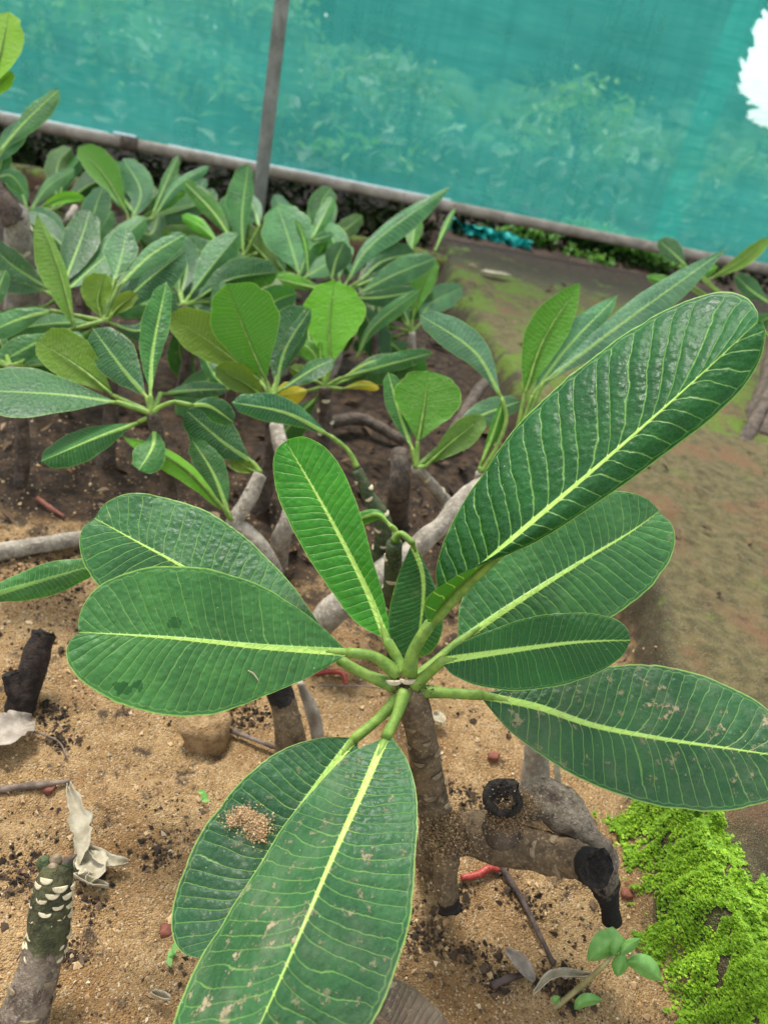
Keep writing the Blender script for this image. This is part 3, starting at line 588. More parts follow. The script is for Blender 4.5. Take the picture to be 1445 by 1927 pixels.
# leaf 4: the big one reaching up to the right, folded along its base
leaf(hero, D([(812, 1170), (850, 1120), (905, 1068), (980, 1000), (1130, 872), (1290, 730), (1426, 604)], .580, .560, .525, .495, .475),
     D([(812, 1165), (818, 1110), (815, 1060), (838, 985), (880, 900), (955, 796), (1050, 704), (1150, 622), (1250, 562), (1340, 536), (1395, 548), (1420, 578), (1426, 604)], .580, .575, .56, .545, .525, .475),
     D([(806, 1172), (800, 1128), (850, 1082), (925, 1047), (1000, 1012), (1060, 975), (1140, 915), (1245, 835), (1350, 755), (1415, 690), (1438, 640), (1437, 612), (1426, 604)], .570, .545, .515, .495, .475, .47, .475),
     (.009, .078, .014), veins=25, quilt=.0013, qr=.15, arch=.011, apow=4., dirt=.03,  pet=D([(770, 1268), (778, 1225), (812, 1170)], .594, .588, .580), seed=4, nt=300, ns=26, pr=.0049)
# leaf 5: behind, right
leaf(hero, D([(868, 1205), (940, 1155), (1020, 1103), (1105, 1050), (1185, 1002), (1240, 962)], .612, .645, .69),
     D([(862, 1200), (866, 1140), (895, 1085), (950, 1030), (1030, 970), (1110, 932), (1170, 921), (1215, 935), (1240, 962)], .612, .64, .665, .69),
     D([(868, 1212), (960, 1215), (1060, 1195), (1160, 1158), (1222, 1110), (1258, 1062), (1271, 1020), (1264, 985), (1240, 962)], .612, .64, .67, .69),
     (.042, .148, .046), veins=27, quilt=.0006, dirt=.14, pet=D([(775, 1285), (820, 1245), (868, 1205)], .600, .606, .612), seed=5, **HK)
# leaf 6: small dark, right
leaf(hero, D([(832, 1244), (950, 1226), (1060, 1211), (1130, 1206), (1186, 1205)], .580, .570, .56),
     D([(830, 1240), (870, 1208), (930, 1180), (1010, 1156), (1095, 1149), (1150, 1160), (1178, 1180), (1186, 1205)], .580, .580, .575, .56),
     D([(832, 1250), (855, 1272), (905, 1289), (970, 1298), (1050, 1290), (1120, 1265), (1168, 1236), (1186, 1205)], .580, .555, .55, .56),
     (.018, .100, .022), veins=30, quilt=.0010, arch=.003, dirt=.05, pet=D([(778, 1290), (805, 1268), (832, 1244)], .597, .59, .580), seed=6, **HK)
# leaf 7: lower right, dusty
leaf(hero, D([(905, 1308), (1010, 1330), (1120, 1366), (1250, 1391), (1380, 1410), (1500, 1428)], .600, .578, .562),
     D([(905, 1303), (985, 1292), (1100, 1260), (1200, 1248), (1290, 1258), (1370, 1285), (1440, 1328), (1485, 1375), (1500, 1428)], .600, .60, .59, .562),
     D([(905, 1314), (960, 1376), (1050, 1441), (1150, 1491), (1250, 1519), (1330, 1525), (1400, 1520), (1465, 1495), (1500, 1428)], .600, .565, .548, .562),
     (.029, .100, .040), veins=29, quilt=.0006, dirt=.48, pet=D([(782, 1300), (840, 1304), (905, 1308)], .602, .602, .600), seed=7, dirtspots=[(1240, 1330, 70, .9), (1370, 1385, 60, 1.), (1430, 1345, 50, .8), (960, 1345, 60, .6), (1415, 1465, 60, .7)], **HK)
# leaf 9: under the front leaf
L9, V9 = leaf(hero, D([(665, 1392), (600, 1475), (520, 1585), (450, 1700), (385, 1805)], .585, .535, .480),
     D([(672, 1395), (680, 1470), (660, 1560), (610, 1660), (550, 1740), (470, 1800), (420, 1812), (385, 1805)], .585, .545, .50, .480),
     D([(660, 1388), (600, 1388), (530, 1410), (470, 1452), (412, 1518), (370, 1582), (340, 1652), (325, 1712), (325, 1760), (345, 1792), (385, 1805)], .585, .55, .51, .480),
     (.021, .082, .034), lean=1.2, veins=27, quilt=.0007, dirt=.25, pet=D([(752, 1310), (715, 1350), (665, 1392)], .60, .594, .585), seed=9, dirtspots=[(470, 1545, 60, .9), (370, 1680, 40, .6)], **HK)
# leaf 8: the big front leaf running out of the frame
leaf(hero, D([(726, 1388), (680, 1492), (630, 1602), (575, 1732), (510, 1882), (440, 2035)], .575, .50, .43, .392),
     D([(735, 1386), (766, 1430), (783, 1490), (783, 1560), (778, 1650), (768, 1742), (740, 1832), (708, 1910), (650, 1985), (560, 2030), (500, 2042), (440, 2035)], .575, .49, .43, .392),
     D([(720, 1388), (650, 1422), (582, 1490), (522, 1560), (470, 1642), (420, 1722), (372, 1803), (345, 1862), (320, 1930), (330, 2000), (375, 2035), (440, 2035)], .575, .51, .45, .392),
     (.033, .112, .042), lean=3.6, veins=29, quilt=.0007, dirt=.48, pet=D([(762, 1300), (747, 1345), (726, 1388)], .595, .585, .575), seed=8, dirtspots=[(520, 1750, 70, 1.), (470, 1830, 80, 1.), (400, 1890, 60, 1.), (700, 1620, 50, .8), (660, 1700, 60, .6), (560, 1560, 50, .5)], **HK)
q = np.array([P(x, y, .598) for x, y in ((745, 1285), (760, 1290), (775, 1290), (752, 1298), (785, 1288), (800, 1296))])
rg0 = np.random.default_rng(2); v, f = lumps(q[rg0.integers(0, 6, 700)]+rg0.normal(size=(700, 3))*.0035, rg0.uniform(.0003, .0009, 700), rg0)
M['scurf'] = island('brown_scurf', (.04, .028, .016), (.14, .10, .05), (.36, .30, .17)); tag(mk('scurf', v, f, M['scurf'], hero, smooth=False), kind='stuff')
# low cut branches of the same plant
b0 = P(840, 1575, .655)
_, c, t, r = stem(hero, [P(800, 1580, .665), P(880, 1572, .655), P(960, 1590, .645), P(1050, 1612, .632), P(1122, 1634, .600)], [.020, .019, .0165, .0165, .0155], M['stem_hero'], .42, 'cut_branch', 2, rot=0.010, cap=False)
scars(hero, c, t, r, 9, .35, .9, .006, SCARD, 9, .1)
def cut_end(c, t, r, parent, name='cut_end', k=1.02, deep=.9, seed=0):
    n = 16; a = np.linspace(0, 2*math.pi, n, endpoint=False); T = t/np.linalg.norm(t); x = np.cross(T, (.2, .3, .9)); x /= np.linalg.norm(x); y = np.cross(T, x); V = []; rg = np.random.default_rng(seed)
    for f, h, j in ((.90, -.5, .01), (.99, -.02, .04), (1.0, .10, .07), (.84, .16, .09), (.62, -.15, .08), (.3, -deep*.5, .05)):
        q = 1+j*rg.normal(size=n); q = 1+(q-1)*1.7; V.append(c+(r*k*f*q)[:, None]*(x*np.cos(a)[:, None]+y*np.sin(a)[:, None])+T*r*h+T*(rg.normal(size=n)*r*j)[:, None])
    V = np.vstack(V); V = np.vstack([V, c-T*r*deep*.6]); Fs = [(i*n+j, i*n+(j+1) % n, (i+1)*n+(j+1) % n, (i+1)*n+j) for i in range(5) for j in range(n)]+[(5*n+j, 5*n+(j+1) % n, 6*n) for j in range(n)]
    return mk(name, V, Fs, M['black'], parent)
cut_end(c[-1], t[-1], r[-1], hero, seed=1)
_, c, t, r = stem(hero, [P(935, 1582, .645), P(948, 1545, .630), P(945, 1500, .612)], [.0155, .0155, .0145], M['stem_dark'], .5, 'cut_branch', 3, rot=0.022, cap=False)
cut_end(c[-1], t[-1], r[-1], hero, k=1.15, deep=1.6, seed=2)
_, c, t, r = stem(hero, [P(832, 1550, .640), P(842, 1590, .628), P(838, 1650, .632), P(845, 1705, .640)], [.0115, .012, .0108, .0100], M['stem_hero'], .42, 'cut_branch', 5, rot=0.010, cap=False)
cut_end(c[-1], t[-1], r[-1], hero, seed=3)
_, c, t, r = stem(hero, [P(960, 1510, .655), P(1030, 1505, .65), P(1085, 1550, .64), P(1130, 1610, .635), P(1150, 1735, .650)], [.012, .015, .0155, .0140, .0085], M['deadbark'], .85, 'dead_branch', 6, rot=0.045, cap=False)
# crusts of sand caught on the stem
M['crust'] = island('damp_sand_crust', (.13, .085, .045), (.26, .17, .085), (.40, .29, .17))
def sand_heap(pts, label, n, spread, size, mat='sandgrain', group='heaps of sand caught on the front plant'):
    rg = np.random.default_rng(int(spread*1e5)); far = rg.random(n)**6*2.2+.75; P0 = np.array(pts)[rg.integers(0, len(pts), n)]+rg.normal(size=(n, 3))*spread*far[:, None]*np.array((1, 1, .4))
    v, f = lumps(P0, rg.uniform(.5, 1.5, n)*size, rg); return tag(mk('sand_heap', v, f, M[mat], smooth=False), label, 'sand', group)
vv = V9.reshape(-1, 3); pv = project(vv); k9 = [int(np.argmin(np.hypot(pv[:, 0]-x, pv[:, 1]-y))) for x, y in ((440, 1545), (455, 1532), (470, 1535), (485, 1545), (490, 1560), (475, 1555), (487, 1570))]
sand_heap(vv[k9]+[0, 0, .0015], 'small heap of sand lying on the leaf under the front leaf', 7000, .0026, .00058)
sand_heap([P(x, y, d) for x, y, d in ((950, 1530, .608), (975, 1520, .612), (990, 1510, .615), (940, 1545, .610), (965, 1540, .61))], 'sand crust stuck beneath the black hollow branch end', 7000, .0042, .00075, 'crust')
sand_heap([P(x, y, d) for x, y, d in ((835, 1550, .630), (845, 1570, .622), (830, 1585, .620), (850, 1545, .63))], 'sand crust in the fork of the front stem', 7000, .0058, .00075, 'crust')
# ---------------------------------------------------------------- plants of the bed behind
def ground_stem(plant, crown, foot=None, r0=.011, mat='stem_grey', lean=(0, 0), seed=0, nsc=0):
    f = np.array(foot) if foot is not None else np.array((crown[0]+lean[0], crown[1]+lean[1], 0)); f[2] = float(gz(f[0], f[1]))-.02
    m = (crown+f)/2+np.array((.012, 0, 0)); _, c, t, r = stem(plant, [f, m, crown], [r0*1.35, r0*1.1, r0*.8], M[mat], .25, seed=seed, n=12)
    if nsc: scars(plant, c, t, r, nsc, .45, .95, r0*.42, SCAR, seed)
    return c
def pet(px, py, d, base, via=None, bd=None):
    out = [(px, py, d)]
    if via: out += [(x, y, d) for x, y in via]
    out.append((*base, d)); return out
def grow(name_label, crown, z, leaves, stemkw=None, fill=0):
    """one plant: crown in photo pixels and height above the sand, then its leaves."""
    px, py = crown; pl, d, c = plant_at(px, py, z, name_label)
    ground_stem(pl, c, **(stemkw or {}))
    for L in leaves:
        mid, a, b, col, dt = L[:5]; kw = dict(L[5]) if len(L) > 5 else {}
        via = kw.pop('via', None); off = kw.pop('off', 0.); nopet = kw.pop('nopet', False)
        p = None if nopet else [(px, py, d)]+[(x, y, d+off) for x, y in (via or [])]+[(*mid[0], d+off)]
        bleaf(pl, mid, a, b, col, d+off, dt, pet=p, **kw)
    rg = np.random.default_rng(int(px*3+py))
    for k in range(fill):                                 # shorter leaves of the same rosette, lower and behind
        a = rg.uniform(-2.9, -.25) if k % 3 else rg.uniform(0, 6.28); l = rg.uniform(95, 165)*min(1.25, 1.5/d); x0, y0 = px+22*math.cos(a), py+22*math.sin(a)
        x1, y1 = x0+l*math.cos(a), y0+l*math.sin(a)*.85; w = l*rg.uniform(.16, .24)
        bleaf(pl, [(x0, y0), ((x0+x1)/2+rg.normal()*9, (y0+y1)/2+rg.normal()*9-8), (x1, y1)], w, w*rg.uniform(.8, 1.1), [PA, DK, MD, OD][rg.integers(0, 4)], d+.05, rg.uniform(.02, .16), pet=[(px, py, d), (x0, y0, d+.05)], seed=k+int(px), el=rg.uniform(-.02, .04), er=rg.uniform(-.02, .04))
    return pl, d, c
B = dict(back=True)
grow('plumeria at left with glossy dark leaves fanned from a low crown over dark soil', (287, 778), .23, [
    ([(222, 757), (110, 742), (-70, 733)], 42, 52, DK, -.05, dict(er=.04, el=-.04)), ([(277, 748), (228, 690), (175, 618)], 38, 42, DK, .05), ([(284, 745), (288, 660), (314, 530)], 30, 24, MD, .06, dict(el=-.02)),
    ([(215, 745), (155, 695), (70, 640)], 36, 52, OL, .03, dict(back=True, off=.03)), ([(262, 794), (185, 822), (78, 868)], 30, 32, MD, -.06, dict(er=.03, via=[(280, 785)])), ([(290, 803), (288, 840), (262, 885)], 32, 30, MD, -.04, dict(off=.01)),
    ([(358, 762), (395, 765), (440, 795)], 24, 22, DK, .02, dict(via=[(302, 766), (328, 757)])), ([(302, 742), (360, 735), (428, 732)], 17, 16, DK, .10, dict(off=.05))],
    dict(r0=.010, lean=(.02, .03), mat='stem_dark'), fill=0)
grow('plumeria with a small olive new shoot between pale blurred leaves at left', (195, 605), .24, [
    ([(192, 598), (186, 562), (200, 515)], 36, 24, OL, .0, B), ([(207, 600), (226, 578), (258, 552)], 16, 16, OL, .0, B), ([(205, 606), (262, 622), (302, 590), (316, 535)], 24, 28, DK, .0, dict(el=.02)),
    ([(215, 530), (230, 478), (238, 430)], 38, 26, PA, .05, dict(off=.03)), ([(222, 540), (282, 482), (350, 440)], 20, 26, PA, .05, dict(off=.02)), ([(142, 618), (112, 510), (70, 402)], 38, 12, (.09, .19, .035), .0, dict(back=True, off=-.03, er=.02, pro='e')),
    ([(100, 585), (40, 600), (-30, 630)], 22, 26, PA, -.03), ([(118, 625), (60, 650), (-10, 690)], 24, 30, MD, -.04), ([(-30, 600), (-8, 555), (12, 508)], 24, 16, PA, .0, dict(nopet=True))],
    dict(r0=.011, mat='stem_dark'), fill=5)
grow('small blurred plumeria with three pale leaves behind the thick trunk at left', (100, 395), .17, [
    ([(52, 392), (36, 350), (12, 315)], 20, 18, PA, .0), ([(55, 398), (92, 350), (142, 318)], 14, 16, PA, .05), ([(70, 395), (120, 372), (160, 372)], 10, 12, BR, .02, B)], dict(r0=.009, mat='stem_dark'), fill=5)
p4, d4, c4 = plant_at(30, 395, .30, 'thick trunked plumeria cut by the left edge, with a bright leaf high up')
ground_stem(p4, c4, foot=G(30, 640), r0=.028, mat='stem_grey', nsc=6)
_, cc, _, _ = stem(p4, [c4-[0, 0, .02], P(-5, 360, d4-.02), P(-25, 300, d4-.03)], [.024, .016, .009], M['stem_dark'], .25, 'branch')
for mid, a, b, col, kw in (([(-5, 290), (45, 232), (112, 168)], 18, 24, PA, {}), ([(-15, 310), (15, 270), (45, 225)], 22, 22, PA, {}), ([(-20, 350), (0, 315), (12, 275)], 18, 16, MD, {}), ([(-25, 175), (0, 110), (18, 22)], 38, 40, (.14, .36, .012), B), ([(-30, 190), (-5, 165), (25, 135)], 16, 20, (.14, .36, .012), B), ([(-20, 340), (20, 330), (50, 365)], 16, 18, PA, {})):
    bleaf(p4, mid, a, b, col, d4-.03, .03, pet=[(-25, 305, d4-.03), (mid[0][0], mid[0][1], d4-.03)], **kw)
grow('blurred plumeria with tall dark and grey leaves close under the rail at left', (245, 425), .19, [
    ([(240, 402), (198, 330), (148, 276)], 22, 32, GR, .05, B), ([(248, 415), (265, 360), (232, 298)], 30, 28, PA, .06), ([(285, 410), (310, 350), (336, 292)], 11, 13, MD, .06), ([(288, 412), (330, 352), (395, 312)], 11, 13, PA, .06),
    ([(120, 486), (165, 440), (214, 398)], 26, 30, PA, .0, dict(nopet=True)), ([(255, 430), (285, 440), (300, 400)], 18, 22, PA, .04), ([(255, 405), (230, 360), (270, 330)], 20, 20, DK, .1)], dict(r0=.011), fill=7)
grow('plumeria with one upright ribbed leaf and a small orange withered leaf', (456, 490), .21, [
    ([(458, 478), (456, 400), (468, 308)], 34, 16, MD, .04), ([(440, 458), (402, 400), (345, 340)], 16, 20, GR, .04), ([(412, 458), (380, 428), (342, 405)], 12, 14, BR, .03), ([(570, 602), (470, 525), (335, 450)], 34, 34, PA, .02, dict(off=-.05)),
    ([(352, 582), (338, 535), (298, 498)], 28, 30, PA, .04, dict(nopet=True)), ([(488, 428), (480, 398), (464, 362)], 16, 16, PA, .1), ([(470, 480), (500, 470), (520, 440)], 14, 14, OD, .05), ([(424, 474), (432, 464), (440, 452)], 10, 10, (.75, .30, .01), .0, dict(off=-.06, nopet=True))], dict(r0=.011), fill=6)
grow('plumeria with one large rounded grey leaf in the middle of the bed', (548, 540), .20, [
    ([(563, 515), (545, 455), (522, 385)], 46, 50, PA, .05), ([(580, 520), (574, 460), (556, 410)], 6, 7, GR, .03), ([(586, 450), (606, 412), (626, 370)], 15, 16, MD, .08, dict(nopet=True)), ([(590, 452), (610, 446), (628, 440)], 9, 8, PA, .08, dict(nopet=True)), ([(620, 548), (570, 536), (500, 520)], 10, 18, BR, -.02, dict(nopet=True)), ([(540, 555), (520, 590), (480, 600)], 16, 16, OD, -.02)], dict(r0=.010), fill=6)
grow('plumeria with a long narrow grey leaf reaching up across the rail', (645, 550), .20, [
    ([(624, 525), (632, 490), (648, 455)], 24, 28, DK, .0), ([(650, 535), (702, 458), (848, 350)], 16, 26, PA, .10, dict(pro='e')), ([(672, 555), (740, 518), (820, 486)], 27, 24, PA, .0), ([(682, 525), (720, 492), (780, 476)], 32, 14, DK, .08), ([(662, 560), (715, 560), (785, 548)], 20, 22, DK, .05), ([(670, 676), (702, 615), (790, 545)], 14, 16, PA, -.06, dict(nopet=True))], dict(r0=.011), fill=6)
grow('small bright plumeria shoot behind the middle of the bed, before the mossy ground', (775, 625), .13, [
    ([(776, 602), (790, 545), (818, 485)], 22, 22, GR, .03, B), ([(773, 475), (778, 440), (786, 402)], 18, 16, GR, .1, dict(nopet=True)), ([(818, 472), (836, 432), (856, 392)], 7, 6, GR, .12, dict(nopet=True)), ([(770, 612), (762, 590), (755, 570)], 10, 10, PA, .0)], dict(r0=.010), fill=5)
grow('plumeria with two broad dark-veined leaves shown from below, left of the yellow leaves', (510, 745), .20, [
    ([(502, 718), (468, 640), (428, 534)], 55, 76, GR, -.02, dict(back=True, el=.02)), ([(490, 718), (410, 655), (318, 592)], 36, 46, OL, -.01, dict(back=True, off=.03)), ([(502, 752), (462, 722), (405, 692)], 24, 28, OD, -.03, B), ([(518, 740), (536, 660), (585, 580)], 14, 16, DK, .03), ([(430, 735), (400, 700), (378, 660)], 14, 14, MD, .05, dict(nopet=True))], dict(r0=.011, mat='stem_dark'), fill=3)
grow('plumeria with a broad bright green leaf and yellowing lower leaves', (612, 728), .17, [
    ([(622, 692), (620, 612), (630, 528)], 50, 66, BR, .02, B), ([(608, 715), (604, 685), (602, 642)], 7, 7, BR, .0), ([(602, 695), (590, 665), (562, 640)], 18, 18, BR, .03), ([(582, 735), (555, 740), (518, 744)], 26, 24, YE, .0), ([(632, 718), (680, 695), (742, 676)], 10, 14, (.2, .30, .015), .0), ([(640, 712), (710, 692), (814, 664)], 20, 14, MD, -.02), ([(642, 732), (680, 724), (714, 732)], 9, 8, YE, .0), ([(596, 718), (572, 706), (546, 690)], 12, 16, OL, .0)], dict(r0=.013, mat='stem_dark', nsc=5), fill=4)
grow('plumeria with a broad upright leaf lit from behind, in front of fallen branches', (783, 880), .19, [
    ([(786, 832), (797, 770), (806, 697)], 60, 68, GR, .02, B), ([(776, 845), (752, 780), (730, 700)], 20, 22, MD, .03), ([(800, 878), (850, 832), (912, 782)], 24, 28, (.07, .17, .04), .0, B), ([(842, 828), (900, 785), (980, 755)], 26, 24, PA, .06, dict(off=.03))], dict(r0=.010, foot=G(870, 985), nsc=5))
grow('plumeria with an arching grey-green leaf before the mossy ground', (905, 890), .19, [
    ([(944, 750), (892, 662), (790, 592)], 28, 34, (.10, .25, .13), .0, dict(via=[(935, 840), (952, 790)])), ([(902, 880), (926, 820), (948, 752)], 9, 13, GR, .0)], dict(r0=.010))
grow('plumeria with long pointed leaves behind the biggest front leaf', (965, 850), .20, [
    ([(986, 745), (1022, 640), (1090, 532)], 40, 34, GR, .02, dict(back=True, pro='e')), ([(1000, 748), (1062, 660), (1162, 556)], 30, 28, (.10, .24, .13), .03, dict(pro='e')), ([(1020, 722), (1180, 602), (1366, 468)], 26, 32, (.10, .24, .13), .05, dict(pro='e'))], dict(r0=.011))
for (x, y), z, n, lab in (((112, 560), .21, 6, 'blurred plumeria rosette just right of the thick trunk at the left edge'), ((345, 575), .19, 8, 'plumeria rosette half hidden between the olive shoot and the broad leaves shown from below'), ((430, 655), .15, 5, 'low plumeria rosette hidden behind the broad leaves shown from below'), ((705, 615), .13, 6, 'plumeria rosette in shade right of the broad bright green leaf'), ((150, 490), .18, 7, 'blurred plumeria rosette below the tall dark leaves at left'), ((340, 420), .17, 7, 'blurred plumeria rosette left of the upright ribbed leaf'), ((20, 690), .19, 5, 'plumeria rosette at the left edge behind the big glossy leaf'), ((590, 470), .17, 6, 'blurred plumeria rosette right of the large rounded grey leaf')):
    grow(lab, (x, y), z, [], dict(r0=.009, mat='stem_dark'), fill=n)
p14, d14, c14 = plant_at(1455, 640, .20, 'blurred plumeria cut by the right edge below the rail, brown stems at its foot')
ground_stem(p14, c14, foot=G(1420, 790), r0=.022, mat='stem_dark')
ground_stem(p14, c14+[.03, 0, 0], foot=G(1400, 830), r0=.014, mat='stem_dark')
ground_stem(p14, c14+[.06, .02, -.02], foot=G(1440, 815), r0=.02, mat='stem_dark', seed=4)
for mid, a, b, col, kw in (([(1292, 502), (1268, 478), (1238, 452)], 16, 24, DK, {}), ([(1330, 528), (1390, 492), (1445, 448)], 12, 16, OL, B), ([(1450, 572), (1412, 546), (1382, 518)], 14, 22, DK, {}), ([(1290, 530), (1318, 515), (1350, 502)], 12, 10, BR, {}), ([(1460, 610), (1440, 600), (1400, 640)], 16, 20, MD, {}), ([(1300, 545), (1250, 530), (1215, 520)], 10, 12, GR, {})):
    bleaf(p14, mid, a, b, col, d14+.05, .03, pet=[(1455, 640, d14), (mid[0][0], mid[0][1], d14+.05)], **kw)
# young shoots just behind the front plant
p, d, c = plant_at(672, 885, .21, 'young green plumeria shoot with pale leaf scars behind the upright bright leaf')
_, cc, tt, rr = stem(p, [c*[1, 1, 0]+[.05, .03, -.02], P(722, 1000, d+.03), P(692, 930, d+.01), c], [.013, .012, .0095, .0075], M['stem_green'], .15, n=12); scars(p, cc, tt, rr, 12, .35, .98, .0048, SCAR, 3, .3)
bleaf(p, [(624, 822), (540, 778), (436, 757)], 24, 30, (.035, .14, .055), d, -.03, pet=[(672, 880, d), (655, 848, d), (624, 822, d)])
p, d, c = plant_at(742, 1022, .24, 'short plumeria shoot with a hanging leaf, behind the front crown')
_, cc, tt, rr = stem(p, [G(752, 1228)-[0, 0, .02], P(738, 1130, d+.07), c], [.0115, .0110, .0085], M['stem_green'], .15, n=12); scars(p, cc, tt, rr, 12, .35, .97, .0050, SCAR, 6, .3)
bleaf(p, [(776, 1022), (796, 1105), (782, 1240)], 44, 54, (.022, .115, .030), d-.01, .02, pet=[(742, 1018, d), (754, 1004, d), (776, 1022, d-.01)], arch=.006) if False else leaf(p, D([(776, 1022), (797, 1100), (783, 1240)], d-.01, d), D([(778, 1020), (812, 1085), (832, 1150), (834, 1190), (815, 1225), (783, 1240)], d-.01, d+.02), D([(774, 1024), (752, 1080), (735, 1140), (731, 1190), (748, 1225), (783, 1240)], d-.01, d+.0), (.022, .115, .030), nt=120, ns=14, veins=26, quilt=.0006, pet=D([(742, 1018), (754, 1004), (776, 1022)], d, d-.01), pr=.0035, seed=30)
bleaf(p, [(735, 990), (708, 968), (655, 985)], 14, 12, GR, d, .01, pet=[(742, 1020, d), (745, 1000, d), (735, 990, d)])
p, d, c = plant_at(490, 893, .17, 'plumeria with a pale zigzag stem and a narrow bright leaf above the left front leaves')
_, cc, tt, rr = stem(p, [G(545, 1130)-[0, 0, .02], P(505, 1055, d+.01), P(466, 1005, d), P(442, 985, d-.005), P(470, 935, d-.005), c], [.0135, .0125, .0125, .011, .0105, .0085], M['stem_grey'], .2, n=12, name='stem'); scars(p, cc, tt, rr, 8, .6, .97, .004, SCARD, 8)
bleaf(p, [(476, 870), (420, 832), (350, 772)], 42, 44, DK, d, .02, pet=[(490, 890, d), (476, 870, d)]); bleaf(p, [(486, 888), (465, 880), (436, 858)], 18, 16, OL, d, .02, pet=[(490, 893, d), (486, 888, d)], back=True)
bleaf(p, [(426, 965), (340, 878), (230, 820)], 28, 10, BR, d-.02, -.03, pet=[(442, 985, d-.01), (426, 965, d-.02)], back=True, er=.03, pro='e')
bleaf(p, [(430, 965), (402, 892), (362, 828)], 28, 28, MD, d-.01, .02, pet=[(442, 985, d-.01), (430, 965, d-.01)])
p, d, c = plant_at(-120, 1160, .18, 'plumeria out of frame at left whose single leaf reaches in above the sand')
ground_stem(p, c, r0=.011); bleaf(p, [(-80, 1140), (20, 1110), (185, 1062)], 30, 32, MD, d, .03, pet=[(-120, 1160, d), (-80, 1140, d)])
# ---------------------------------------------------------------- dead stems and branches of the bed
def loose(name, label, cat, pts, radii, mat, rough=.25, n=10, grp=None, seed=0, ends=False):
    V, Fs, c, t, r = tube(pts, radii, n=n, seg=10*len(pts), rough=rough, seed=seed)
    o = mk(name, V, Fs, M[mat]); tag(o, label, cat, grp); return o, c, t, r
loose('branch', 'grey fallen branch lying on the sand at the left edge', 'branch', [G(-60, 1052, .012), G(60, 1028, .014), G(175, 1010, .012)], [.013, .012, .011], 'stem_grey', grp='branches lying in the bed')
_, c, t, r = loose('branch', 'pale scarred branch rising to the right behind the front crown', 'branch', [G(560, 1225, -.005), P(625, 1150, .90), P(690, 1105, .95), P(770, 1035, .98), P(835, 985, .99), P(880, 935, 1.0), P(970, 880, 1.05)], [.017, .0165, .0145, .0155, .0135, .0145, .012], 'stem_grey', .45, grp='branches lying in the bed', seed=3)
loose('branch', 'upright grey stem behind the pale zigzag stem', 'branch', [G(520, 1075, 0), P(530, 1010, 1.0), P(548, 940, 1.0), P(520, 800, 1.08)], [.015, .013, .012, .010], 'stem_grey', grp='branches lying in the bed', seed=5)
loose('branch', 'dark upright stem behind the green scarred shoot', 'branch', [G(748, 985, -.01), P(750, 920, 1.08), P(752, 850, 1.1)], [.018, .017, .014], 'stem_dark', grp='branches lying in the bed', seed=6)
loose('branch', 'dark slanting branch below the arching grey-green leaf', 'branch', [G(840, 840, .02), G(890, 750, .06), G(925, 705, .08)], [.014, .014, .012], 'stem_dark', grp='branches lying in the bed', seed=7)
loose('branch', 'dark branch lying across the soil under the yellow leaves', 'branch', [G(600, 800, .02), G(680, 790, .03), G(760, 830, .02)], [.013, .013, .011], 'stem_dark', grp='branches lying in the bed', seed=8)
loose('branch', 'pale bare stick standing among the blurred plants at top left', 'branch', [G(112, 470, .0), P(125, 425, 1.75), P(142, 390, 1.75)], [.009, .009, .007], 'stem_grey', grp='branches lying in the bed', seed=9)
def stump(label, pts, radii, mat, cat='stump', rough=.3, seed=0, black=True):
    f = np.array(pts[0]); root = thing('stump', label, cat, (f[0], f[1], float(gz(f[0], f[1]))), 'cut stems in the sand')
    _, c, t, r = stem(root, pts, radii, M[mat], rough, seed=seed, n=18, cap=not black, rot=.02 if black else 0.)
    if black: cut_end(c[-1], t[-1], r[-1], root, seed=seed)
    return root, c, t, r
stump('black rotten stump leaning in the sand at the left edge', [G(38, 1345, -.01), G(55, 1280, .028), G(82, 1192, .065)], [.018, .0145, .0118], 'rotwood', rough=.6, seed=11)
stump('short black side stub at the foot of the rotten stump', [G(40, 1318, .01), G(22, 1268, .03)], [.012, .010], 'rotwood', rough=.6, seed=12)
stump('brown dead stem standing behind the left front leaf', [G(552, 1440, -.01), G(545, 1370, .05), G(522, 1290, .09)], [.017, .0155, .0145], 'stem_hero', seed=13)
loose('dry_husk', 'beige dry husk leaning beside the brown dead stem', 'husk', [G(600, 1400, 0), G(588, 1340, .04), G(565, 1285, .075)], [.007, .008, .004], 'drygrey', seed=2)
stump('grey stem end in the shade under the right dusty leaf', [G(1000, 1520, -.01), G(1008, 1450, .05), G(1012, 1390, .09)], [.0165, .0155, .014], 'stem_grey', seed=14, black=False)
# cutting at lower left
cf = G(30, 1990, -.02); cut = thing('plumeria_cutting', 'leafless plumeria cutting with cream leaf scars on its green top, lower left corner', 'plant', (cf[0], cf[1], float(gz(cf[0], cf[1]))))
CP = [cf, PZ(48, 1905, .018), PZ(76, 1810, .048), PZ(92, 1760, .064), PZ(97, 1705, .083), PZ(105, 1655, .100), PZ(109, 1628, .108)]
_, c, t, r = stem(cut, CP, [.0195, .0185, .0160, .0152, .0146, .0136, .0110], M['stem_stub'], .30, 'stem', 21, 24, green=float(np.linalg.norm(CP[3]-CP[0])-.004))
scars(cut, c, t, r, 36, .56, .97, .0040, SCAR, 12, .30); scars(cut, c, t, r, 9, .08, .55, .0050, SCARD, 13, .1)
for x, y, z_, s in ((84, 1622, .110, .0050), (101, 1634, .110, .0055), (116, 1642, .106, .0045), (125, 1627, .109, .0055), (106, 1617, .113, .0045)):
    q = PZ(x, y, z_); V, Fs, *_ = tube([q-[0, 0, .008], q, q+[0, 0, .004]], [s, s*1.1, s*.5], n=10, rough=.3); mk('bud', V, Fs, M['stem_green'] if x in (84, 125) else M['scar_dull'], cut)
